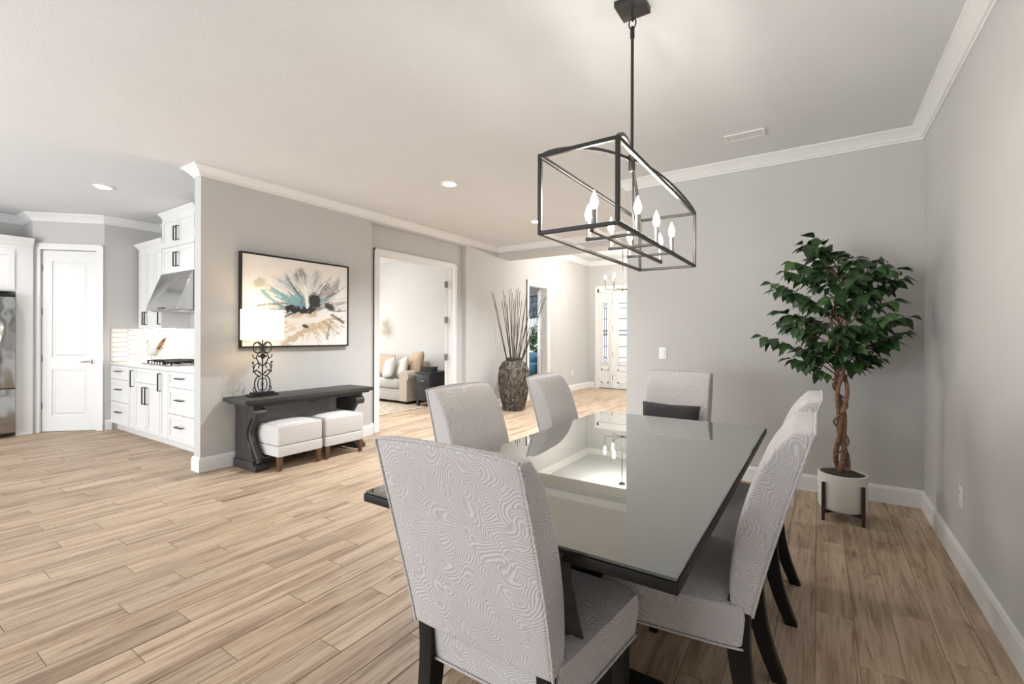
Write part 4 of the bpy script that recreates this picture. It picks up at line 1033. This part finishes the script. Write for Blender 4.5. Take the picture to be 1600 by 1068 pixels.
base_unit(-6.225, -5.555, 'drawers', 'white three drawer base cabinet nearest the picture wall')
base_unit(-5.555, -5.005, 'pull_r', 'white base cabinet hidden against the picture wall')
o = MB().box(-8.068, -5.002, KY - 0.03, WY - 0.002, 0.888, 0.925).obj('countertop', 'counter_quartz', bevel=0.003); tag(o, 'white quartz kitchen worktop below the range hood', 'countertop')
def upper(x0, x1, z0, z1, ncols, name, lab, rows=None, crown_top=0.1, hand=None, parent=None):
    u = parent or thing(name, lab, 'cabinet', ((x0 + x1) / 2, UY, z0)); c_ = u.location; a0, a1 = x0 - c_.x, x1 - c_.x
    fn = lambda a, o_, z: (a, -o_, z - c_.z)
    MB().box(a0, a1, 0, WY - UY - 0.002, z0 - c_.z, z1 - c_.z).obj('body', 'cabinet_white', u)
    for (b0, b1, q0, q1, hx_, hz_) in rows:
        m_ = MB(); frame_panel(m_, b0 - c_.x + 0.003, b1 - c_.x - 0.003, q0 + 0.003, q1 - 0.003, fn, 0.055); d_ = m_.obj('door', 'cabinet_white', u)
        pull(d_, hx_ - c_.x, hz_ - c_.z, False, 0.17, -0.02)
    if crown_top:
        m_ = MB(); zz = z1 - c_.z; pr = [(0, 0), (0.012, 0.0), (0.02, 0.03), (0.055, 0.075), (0.06, crown_top), (0, crown_top)]
        for sgm in sweep([(a0, WY - UY - 0.01), (a0, -0.0), (a1, 0.0), (a1, WY - UY - 0.01)], [(-o_, zz + z) for o_, z in pr]): m_.add(sgm.v, sgm.f)
        m_.obj('cornice', 'cabinet_white', u)
    return u
upper(-8.0, -7.225, 1.38, 2.46, 2, 'wall_cabinet', 'white shaker wall cabinet left of the range hood', [(-8.0, -7.74, 1.38, 2.46, -7.775, 1.52), (-7.74, -7.48, 1.38, 2.46, -7.705, 1.52), (-7.48, -7.225, 1.38, 2.46, -7.26, 1.52)])
upper(-7.22, -6.29, 2.085, 2.80, 2, 'wall_cabinet', 'tall white wall cabinet above the range hood with four small doors',
      [(-7.22, -6.755, 2.085, 2.42, -6.795, 2.25), (-6.755, -6.29, 2.085, 2.42, -6.715, 2.25), (-7.22, -6.755, 2.42, 2.80, -6.795, 2.58), (-6.755, -6.29, 2.42, 2.80, -6.715, 2.58)], crown_top=0.085)
upper(-6.28, -5.67, 1.38, 2.46, 2, 'wall_cabinet', 'white wall cabinet right of the range hood beside the picture wall', [(-6.28, -5.975, 1.38, 2.46, -6.01, 1.52), (-5.975, -5.67, 1.38, 2.46, -5.94, 1.52)])
hd = thing('range_hood', 'sloped stainless steel range hood over the cooktop', 'range hood', (-6.755, WY, 1.60))
mb = MB(); a = 0.458
pr = [(0, 0.0), (-0.50, 0.0), (-0.50, 0.045), (-0.34, 0.482), (0, 0.482)]
mb.prism(pr, lambda p, k: (-a + 2 * a * k, p[0] - 0.002, p[1])); mb.obj('canopy', 'stainless', hd, bevel=0.002, bseg=1)
MB().box(-a + 0.03, a - 0.03, -0.46, -0.05, -0.012, 0.0).obj('filter_panel', 'nickel', hd)
MB().box(-0.1, 0.1, -0.506, -0.5, 0.012, 0.032).obj('control_strip', 'mirror_dark', hd)
# cooktop
ck = thing('cooktop', 'gas cooktop with black iron grates set in the worktop', 'cooktop', (-6.80, 2.58, 0.926))
MB().box(-0.40, 0.40, -0.25, 0.25, 0, 0.012).obj('tray', 'stainless', ck, bevel=0.003)
for sx in (-0.25, 0.0, 0.25):
    mb = MB()
    for k in (-0.10, 0.0, 0.10): mb.box(sx + k - 0.006, sx + k + 0.006, -0.21, 0.21, 0.035, 0.05)
    for k in (-0.2, -0.07, 0.07, 0.2): mb.box(sx - 0.11, sx + 0.11, k - 0.006, k + 0.006, 0.035, 0.05)
    for q in (-0.1, 0.1):
        for r_ in (-0.2, 0.2): mb.box(sx + q - 0.008, sx + q + 0.008, r_ - 0.008, r_ + 0.008, 0.012, 0.036)
    mb.obj('grate', 'black_metal', ck)
    for r_ in (-0.11, 0.11): MB().lathe([(0.045, 0.012), (0.045, 0.022), (0.03, 0.024), (0.03, 0.032)], 16, (sx, r_)).obj('burner', 'black_metal', ck, smooth=True)
for k in range(5): MB().lathe([(0.016, 0.012), (0.014, 0.034), (0.002, 0.035)], 12, (-0.16 + 0.08 * k, -0.232)).obj('knob', 'nickel', ck, smooth=True)
# rooster figurine
ro = thing('rooster_figurine', 'copper coloured rooster figurine standing by the cooktop', 'figurine', (-7.36, 2.50, 0.926), R(115))
mb = MB()
MB().lathe([(0.055, 0), (0.055, 0.008), (0.012, 0.012)], 14).obj('base', 'rooster_copper', ro, smooth=True)
for sx in (-0.015, 0.015): mb.tube([(sx, 0, 0.01), (sx, 0.008, 0.05), (sx * 1.2, 0, 0.11)], 0.004, 6)
mb.obj('legs', 'rooster_copper', ro, smooth=True)
mb = MB(); bp = [(-0.085, 0.175, 0.012), (-0.06, 0.155, 0.04), (-0.02, 0.14, 0.058), (0.025, 0.14, 0.055), (0.055, 0.165, 0.04), (0.065, 0.21, 0.027), (0.068, 0.245, 0.022), (0.08, 0.262, 0.020), (0.098, 0.262, 0.010), (0.112, 0.256, 0.003)]
mb.tube([(0, y, z) for y, z, r_ in bp], [r_ for *_, r_ in bp], 12); mb.obj('body', 'cushion_white', ro, smooth=True, ang=80)
mb = MB()
for k in range(7):
    b_ = R(95 + k * 13); pts = [(0.012 * (k % 3 - 1), -0.075 - 0.10 * t * math.cos(b_ - R(90)) * 0.7 - 0.06 * t * t, 0.17 + 0.17 * t * math.cos(b_ - R(95)) - 0.05 * t * t * k / 6) for t in [q / 6 for q in range(7)]]
    mb.tube(pts, [0.012, 0.016, 0.017, 0.016, 0.013, 0.009, 0.003], 6)
mb.obj('tail', 'rooster_copper', ro, smooth=True)
mb = MB(); mb.prism([(0.066, 0.275), (0.098, 0.27), (0.10, 0.285), (0.09, 0.282), (0.086, 0.298), (0.078, 0.286), (0.07, 0.302), (0.062, 0.285)], lambda p, k: (-0.004 + 0.008 * k, p[0], p[1])); mb.obj('comb', 'rooster_copper', ro)
# backsplash of elongated hexagon tiles
bs = thing('backsplash', 'white elongated hexagon tile backsplash between worktop and wall cabinets', 'backsplash', (-8.07, WY, 0.926))
MB().box(0.0, 2.35, -0.006, -0.001, 0, 0.453).obj('grout_bed', 'tile_grout', bs)
MB().box(0.001, 0.006, -0.62, -0.006, 0, 0.453).obj('grout_bed', 'tile_grout', bs)
def clip(poly, lo, hi, ax):
    def cut(P, keep, val):
        out = []
        for i in range(len(P)):
            a, b_ = P[i], P[(i + 1) % len(P)]; ka, kb = keep(a), keep(b_)
            if ka: out.append(a)
            if ka != kb:
                t = (val - a[ax]) / (b_[ax] - a[ax]); q = [a[0] + (b_[0] - a[0]) * t, a[1] + (b_[1] - a[1]) * t]; out.append(tuple(q))
        return out
    P = cut(poly, lambda p: p[ax] >= lo, lo)
    return cut(P, lambda p: p[ax] <= hi, hi) if P else P
def hex_field(L_, fn):
    # rows interlock: neighbours in a row are two points apart, odd rows sit in the notches
    per = 0.35; pt_ = 0.034; h = 0.033
    for j in range(0, 16):
        z = j * h
        for i in range(-1, int(L_ / per) + 2):
            cx_ = i * per * 1.0 + (per / 2 if j % 2 else 0)
            body = (per / 2 - pt_) / 2
            g_ = 0.0032
            P = [(cx_ - body - pt_ + g_, z), (cx_ - body + g_ * 0.5, z - h + g_), (cx_ + body - g_ * 0.5, z - h + g_), (cx_ + body + pt_ - g_, z), (cx_ + body - g_ * 0.5, z + h - g_), (cx_ - body + g_ * 0.5, z + h - g_)]
            P = clip(P, 0.008, L_ - 0.002, 0)
            if len(P) > 2: P = clip(P, 0.002, 0.451, 1)
            if len(P) > 2 and max(p[0] for p in P) - min(p[0] for p in P) > 0.015 and max(p[1] for p in P) - min(p[1] for p in P) > 0.006:
                MB().prism(P, fn).obj('tile', 'tile_white', bs)
hex_field(2.0, lambda p, k: (p[0], -0.006 - 0.006 * k, p[1]))
hex_field(0.62, lambda p, k: (0.006 + 0.006 * k, -p[0], p[1]))
# under cabinet light
uc = thing('under_cabinet_light', 'slim light strip under the wall cabinet left of the hood', 'light', (-7.6, 2.72, 1.368))
MB().box(-0.3, 0.3, -0.02, 0.02, 0.0, 0.011).obj('lens', 'can_lens', uc)
l = bpy.data.lights.new('strip_light', 'AREA'); l.shape = 'RECTANGLE'; l.size = 1.6; l.size_y = 0.04; l.energy = 2.2; l.color = (1, 0.92, 0.82)
o = bpy.data.objects.new('strip_light', l); col.objects.link(o); o.parent = uc; o.location = (0.3, 0, -0.004)
# refrigerator with surround
fg = thing('refrigerator', 'stainless refrigerator at the left edge of the kitchen', 'refrigerator', (-8.47, 0.97, 0))
MB().box(-0.62, -0.05, -0.455, 0.455, 0.02, 1.76).obj('body', 'mirror_dark', fg)
for y0_, y1_ in ((-0.455, -0.003), (0.003, 0.455)):
    d_ = MB().box(-0.045, 0.02, y0_, y1_, 0.62, 1.765).obj('door', 'fridge_steel', fg, bevel=0.008)
    yy = -0.05 if y0_ < 0 else 0.05
    MB().tube([(0.02, yy, 0.8), (0.055, yy, 0.82), (0.06, yy, 1.2), (0.055, yy, 1.6), (0.02, yy, 1.62)], 0.011, 8).obj('handle', 'nickel', d_, smooth=True)
d_ = MB().box(-0.045, 0.02, -0.455, 0.455, 0.06, 0.612).obj('freezer_drawer', 'fridge_steel', fg, bevel=0.008)
MB().tube([(0.02, -0.38, 0.54), (0.06, -0.36, 0.54), (0.06, 0.36, 0.54), (0.02, 0.38, 0.54)], 0.011, 8).obj('handle', 'nickel', d_, smooth=True)
MB().box(-0.1, 0.015, -0.45, 0.45, 1.768, 1.80).obj('hinge_cover', 'black_metal', fg)
fp = thing('refrigerator_cabinet', 'white cabinet surround above and beside the refrigerator', 'cabinet', (-8.56, 0.97, 0))
MB().box(-0.52, 0.0, 0.475, 0.63, 0, 2.44).obj('side_panel', 'cabinet_white', fp); MB().box(-0.52, 0.0, -0.63, -0.475, 0, 2.44).obj('side_panel', 'cabinet_white', fp)
MB().box(-0.52, 0.0, -0.475, 0.475, 1.84, 2.44).obj('body', 'cabinet_white', fp)
for b0, b1 in ((-0.46, -0.003), (0.003, 0.46)):
    m_ = MB(); frame_panel(m_, b0, b1, 1.86, 2.36, lambda a, o_, z: (o_, a, z), 0.06); d_ = m_.obj('door', 'cabinet_white', fp)
m_ = MB()
for sgm in sweep([(0.0, -0.63), (0.0, 0.632)], [(-o_, 2.44 + z) for o_, z in [(0, 0), (0.012, 0.0), (0.02, 0.03), (0.05, 0.07), (0.055, 0.1), (0, 0.1)]]): m_.add(sgm.v, sgm.f)
m_.obj('cornice', 'cabinet_white', fp)

# ------------------------------------------------------------------ den
sf = thing('sofa', 'grey rolled arm sofa in the den seen through the wide doorway', 'sofa', (-7.45, 6.53, 0))   # faces -Y
W2 = 1.02
MB().box(-W2, W2, -0.36, 0.40, 0.05, 0.28).obj('base', 'sofa_grey', sf, bevel=0.02)
for k in (-1, 1): superbox('seat_cushion', 'sofa_grey', 0.83, 0.72, 0.19, sf, (k * 0.415, -0.03, 0.37), e=0.22)
MB().box(-0.84, 0.84, 0.26, 0.44, 0.28, 0.78).obj('back_frame', 'sofa_tan', sf, bevel=0.05, bseg=3)
for k in (-1, 1): superbox('back_cushion', 'sofa_grey', 0.82, 0.22, 0.46, sf, (k * 0.41, 0.20, 0.66), rot=(R(-10), 0, 0), e=0.4)
for k in (-1, 1):
    mb = MB(); pts = [(-0.10, 0.06), (0.10, 0.06), (0.10, 0.46)] + [(0.015 + 0.125 * math.cos(R(a)), 0.52 + 0.115 * math.sin(R(a))) for a in range(-20, 215, 18)] + [(-0.10, 0.46)]
    mb.prism(pts, lambda p, q: (k * (0.94) + k * p[0], -0.40 + 0.82 * q, p[1])); mb.obj('arm', 'sofa_tan', sf, smooth=True, ang=40)
for x in (-0.93, 0.93):
    for y in (-0.32, 0.36): MB().lathe([(0.02, 0), (0.03, 0.06)], 10, (x, y)).obj('foot', 'dark_wood', sf)
pw = pillow('throw_pillow', 'cushion_white', 0.40, 0.40, 0.15); ptn = pillow('throw_pillow', 'cushion_tan', 0.46, 0.44, 0.17)
for me_, px, py, pz, rz_, lab in ((ptn, -7.27, 6.36, 0.70, 4, 'tan throw pillow in the middle of the den sofa'), (pw, -6.97, 6.20, 0.665, -26, 'off white throw pillow leaning next to the tan pillow on the sofa'),
                                  (pw, -6.74, 6.33, 0.665, -28, 'off white throw pillow nearest the sofa arm'), (ptn, -7.85, 6.36, 0.70, -6, 'tan throw pillow at the far left of the sofa by the door casing'),
                                  (ptn, -6.58, 6.52, 0.76, -14, 'tan throw pillow at the back by the right sofa arm')):
    o = link('throw_pillow', me_, None, (px, py, pz), (R(-16), R(rz_ * .4), R(rz_))); tag(o, lab, 'pillow', 'throw pillows on the den sofa')
tr = thing('side_table', 'black chest side table beside the right arm of the sofa', 'side table', (-6.03, 6.42, 0))
MB().box(-0.18, 0.18, -0.24, 0.24, 0.10, 0.60).obj('body', 'trunk_black', tr, bevel=0.01); MB().box(-0.195, 0.195, -0.26, 0.26, 0.60, 0.63).obj('top', 'trunk_black', tr, bevel=0.006)
MB().box(-0.16, 0.16, -0.252, -0.24, 0.38, 0.57).obj('drawer', 'trunk_black', tr, bevel=0.004); MB().box(-0.05, 0.05, -0.27, -0.252, 0.46, 0.475).obj('handle', 'nickel', tr)
for x in (-0.155, 0.155):
    for y in (-0.21, 0.21): MB().box(x - 0.025, x + 0.025, y - 0.025, y + 0.025, 0, 0.10).obj('leg', 'trunk_black', tr)
bx_ = thing('decorative_box', 'small dark box lying on the black side table', 'box', (-6.06, 6.36, 0.631), R(12))
MB().box(-0.13, 0.13, -0.09, 0.09, 0, 0.06).obj('body', 'trunk_black', bx_, bevel=0.004); MB().box(-0.135, 0.135, -0.095, 0.095, 0.062, 0.085).obj('lid', 'dark_wood', bx_, bevel=0.004)
o = MB().box(-8.6, -5.9, 4.9, 6.12, 0.0, 0.012).obj('area_rug', 'rug_pile', bevel=0.004); tag(o, 'beige patterned rug in front of the den sofa', 'rug')
fl = thing('floor_lamp', 'floor lamp with white shade behind the left end of the sofa', 'lamp', (-8.12, 6.80, 0))
MB().lathe([(0.14, 0), (0.14, 0.02), (0.02, 0.035)], 24).obj('base', 'black_metal', fl, smooth=True); MB().lathe([(0.011, 0.03), (0.011, 1.45)], 10).obj('pole', 'black_metal', fl, smooth=True)
mb = MB(); n = 28; vs = []
for r_, z in ((0.16, 1.32), (0.09, 1.62), (0.087, 1.62), (0.157, 1.32)): vs += [(r_ * math.cos(2 * math.pi * k / n), r_ * math.sin(2 * math.pi * k / n), z) for k in range(n)]
mb.add(vs, [(j * n + k, j * n + (k + 1) % n, (j + 1) % 4 * n + (k + 1) % n, (j + 1) % 4 * n + k) for j in range(4) for k in range(n)]); mb.obj('lamp_shade', 'lamp_shade_fabric', fl, smooth=True, ang=50)
point(fl, (0, 0, 1.5), 1.5, 0.04, (1, 0.88, 0.7))

# ------------------------------------------------------------------ bedroom glimpse
bd = thing('bed', 'bed with blue cover seen through the narrow bedroom doorway', 'bed', (-6.55, 10.0, 0))
MB().box(-0.8, 0.95, -0.55, 0.65, 0.10, 0.36).obj('bed_frame', 'dark_wood', bd, bevel=0.02)
superbox('mattress', 'bed_blue', 1.78, 1.24, 0.30, bd, (0.07, 0.05, 0.5), e=0.2)
superbox('bedspread', 'bed_blue', 1.5, 0.9, 0.34, bd, (0.2, 0.1, 0.70), e=0.45)
for x in (-0.7, 0.85):
    for y in (-0.45, 0.55): MB().box(x - 0.04, x + 0.04, y - 0.04, y + 0.04, 0, 0.10).obj('leg', 'dark_wood', bd)
vl = thing('window_valance', 'blue patterned curtain valance over the bedroom window', 'curtain', (-6.65, 10.76, 1.85))
mb = MB(); vs = []; n = 60
for j, (z, am) in enumerate(((0.5, 0.012), (0.25, 0.03), (0.0, 0.045))):
    for i in range(n + 1): x = -0.72 + 1.44 * i / n; vs.append((x, am * math.sin(i * 1.3), z - (0.10 * math.sin(math.pi * i / n) if j == 2 else 0)))
mb.add(vs, [(j * (n + 1) + i, j * (n + 1) + i + 1, (j + 1) * (n + 1) + i + 1, (j + 1) * (n + 1) + i) for j in range(2) for i in range(n)])
o = mb.obj('cloth', 'curtain_blue', vl, smooth=True, ang=80, fix=False); md = o.modifiers.new('thickness', 'SOLIDIFY'); md.thickness = 0.006
MB().tube([(-0.78, 0.0, 0.52), (0.78, 0, 0.52)], 0.012, 8).obj('rod', 'black_metal', vl)
sh = thing('garden_shrub', 'green shrub outside the bedroom window', 'shrub', (-6.95, 12.2, -0.3))
mb = MB(); rs2 = random.Random(2)
for k in range(500):
    a, b_ = rs2.uniform(0, 6.28), rs2.uniform(-1, 1); r_ = 0.55 * rs2.uniform(.6, 1); p = Vector((r_ * math.cos(a) * math.sqrt(1 - b_ * b_), r_ * math.sin(a) * math.sqrt(1 - b_ * b_), 1.35 + r_ * 1.1 * b_))
    M = Matrix.Translation(p) @ Matrix.Rotation(rs2.uniform(0, 6.28), 4, 'Z') @ Matrix.Rotation(rs2.uniform(-1, 1), 4, 'X'); mb.add([M @ (Vector(v) * 1.6) for v in LV[0].v], LV[0].f)
o = mb.obj('foliage', 'shrub_green', sh, fix=False); o['kind'] = 'stuff'
MB().tube([(0, 0, -0.1), (0.03, 0, 0.6), (0, 0.02, 1.4)], [0.04, 0.03, 0.02], 8).obj('trunk', 'bark', sh)
o = MB().box(-14, 6, 11.0, 22, -0.4, -0.3).obj('ground', 'exterior_ground'); tag(o, 'pale paved ground outside the entrance', 'ground', kind='structure')

# ------------------------------------------------------------------ entry chandelier
ec = thing('entry_chandelier', 'small dark candle chandelier hanging before the entrance door', 'chandelier', (-3.24, 8.85, 2.22))
MB().lathe([(0.003, -0.03), (0.014, -0.02), (0.022, 0.0), (0.014, 0.025), (0.007, 0.04), (0.007, FZ - 2.22)], 14).obj('stem', 'fixture_black', ec, smooth=True)
MB().lathe([(0.06, FZ - 2.22 - 0.03), (0.065, FZ - 2.22)], 24).obj('ceiling_canopy', 'fixture_black', ec)
for k in range(6):
    a = R(60 * k + 23); ca, sa = math.cos(a), math.sin(a)
    am = MB().tube([(ca * 0.015, sa * 0.015, 0), (ca * 0.15, sa * 0.15, 0.004), (ca * 0.325, sa * 0.325, 0.0), (ca * 0.333, sa * 0.333, 0.012), (ca * 0.335, sa * 0.335, 0.15)], 0.0055, 8).obj('arm', 'fixture_black', ec, smooth=True, ang=50)
    MB().lathe([(0.014, 0.15), (0.012, 0.165), (0.009, 0.205)], 10, (ca * 0.335, sa * 0.335)).obj('socket', 'fixture_black', am, smooth=True)
    b_ = link('bulb', bulb_mesh(0.024, 0.09) if k == 0 else eb, am, (ca * 0.335, sa * 0.335, 0.205))
    if k == 0: eb = b_.data
    point(am, (ca * 0.335, sa * 0.335, 0.315), 12, 0.025)

# ------------------------------------------------------------------ recessed lights, vent, switches, outlets
cans = [(-3.235, 3.69, CZ, 'recessed ceiling light in the hall near the painting', 'hall'), (-6.44, 1.74, CZ, 'recessed ceiling light in front of the pantry', 'kitchen'), (-3.285, 5.57, CZ, 'recessed ceiling light behind the chandelier, nearest the entry beam', 'hall'),
        (-2.6, -1.6, CZ, 'added unseen recessed light behind the camera', 'room'), (-6.44, -0.8, CZ, 'added unseen recessed light in the near kitchen', 'kitchen'), (-3.9, -1.2, CZ, 'added unseen recessed light in the great room', 'room'),  # these cans are out of view, added as fill
        (-7.4, 4.2, CZ, 'added unseen recessed light in the den near the kitchen', 'den'), (-6.2, 5.2, CZ, 'added unseen recessed light in the den near the doorway', 'den'), (-6.6, 8.9, CZ, 'added unseen recessed light in the bedroom', 'bedroom'), (-8.0, 1.0, CZ, 'added unseen recessed light by the refrigerator', 'kitchen'),  # unseen cans added to light den, bedroom and kitchen
        (-2.25, 7.9, FZ, 'added unseen recessed light in the entry behind the dining wall', 'entry'), (-2.25, 10.1, FZ, 'added unseen recessed light by the right of the entrance door', 'entry')]  # hidden cans added to brighten the entry
rm_ = MB().lathe([(0.092, -0.006), (0.090, -0.010), (0.070, -0.010), (0.066, 0.0), (0.092, 0.0)], 32, ring=True).mesh('trim_ring', 'trim_white', smooth=True)
lm_ = MB().lathe([(0.066, -0.004), (0.04, -0.0055), (0.001, -0.006)], 24).mesh('lens', 'can_lens', smooth=True)
for x, y, z, lab, _ in cans:
    c_ = thing('recessed_light', lab, 'ceiling light', (x, y, z), 0, 'recessed ceiling lights'); link('trim_ring', rm_, c_); link('lens', lm_, c_)
    l = bpy.data.lights.new('can_light', 'SPOT'); l.energy = {'hall': 240, 'kitchen': 22, 'room': 20, 'den': 120, 'bedroom': 130, 'entry': 125}[_]; l.spot_size = R(130); l.spot_blend = 0.8; l.color = (0.94, 0.97, 1.0) if _ in ('hall', 'entry') else (1, 0.985, 0.95); l.shadow_soft_size = 0.06
    o = bpy.data.objects.new('can_light', l); col.objects.link(o); o.parent = c_; o.location = (0, 0, -0.02)
vt = thing('ceiling_vent', 'white slatted air vent on the ceiling above the tree', 'vent', (-0.495, 4.075, CZ)); vt.scale = (0.84, 0.84, 1.0)
mb = MB()
for a, b_, c_, d_ in ((-0.17, 0.17, -0.085, -0.06), (-0.17, 0.17, 0.06, 0.085), (-0.17, -0.145, -0.06, 0.06), (0.145, 0.17, -0.06, 0.06)): mb.box(a, b_, c_, d_, -0.008, 0)
mb.obj('frame', 'trim_white', vt); MB().box(-0.145, 0.145, -0.06, 0.06, -0.002, 0).obj('duct', 'slot_dark', vt)
for k in range(5):
    y = -0.048 + 0.024 * k; MB().add([(-0.145, y - 0.002, -0.003), (0.145, y - 0.002, -0.003), (0.145, y + 0.006, -0.005), (-0.145, y + 0.006, -0.005), (-0.145, y - 0.002, -0.0045), (0.145, y - 0.002, -0.0045), (0.145, y + 0.006, -0.0065), (-0.145, y + 0.006, -0.0065)],
        [(0, 1, 2, 3), (7, 6, 5, 4), (0, 4, 5, 1), (1, 5, 6, 2), (2, 6, 7, 3), (3, 7, 4, 0)]).obj('slat', 'trim_white', vt)
def plate(name, loc, rz, lab, cat, kind):
    t_ = thing(name, lab, cat, loc, rz)                       # local: plate in XZ, facing -Y
    MB().box(-0.037, 0.037, -0.006, 0, -0.058, 0.058).obj('cover_plate', 'plate_white', t_, bevel=0.002)
    if kind == 'switch': MB().box(-0.017, 0.017, -0.010, -0.006, -0.034, 0.034).obj('rocker', 'plate_white', t_, bevel=0.001, bseg=1)
    else:
        for z in (-0.024, 0.024):
            s_ = MB().box(-0.017, 0.017, -0.009, -0.006, z - 0.015, z + 0.015).obj('socket', 'plate_white', t_, bevel=0.001, bseg=1)
            m_ = MB(); m_.box(-0.008, -0.005, -0.0095, -0.009, z - 0.002, z + 0.008); m_.box(0.005, 0.008, -0.0095, -0.009, z - 0.002, z + 0.008); m_.obj('slot', 'slot_dark', s_)
plate('light_switch', (-1.29, YB, 1.13), 0, 'white rocker light switch on the wall behind the far chair', 'switch', 'switch')
plate('wall_outlet', (XR, 3.535, 0.41), R(-90), 'white outlet low on the right wall', 'outlet', 'outlet')
plate('wall_outlet', (XA, 6.83, 0.42), R(90), 'white outlet low on the wall left of the vase', 'outlet', 'outlet')
plate('wall_outlet', (XA, 9.95, 0.42), R(90), 'white outlet low on the entry wall before the entrance door', 'outlet', 'outlet')
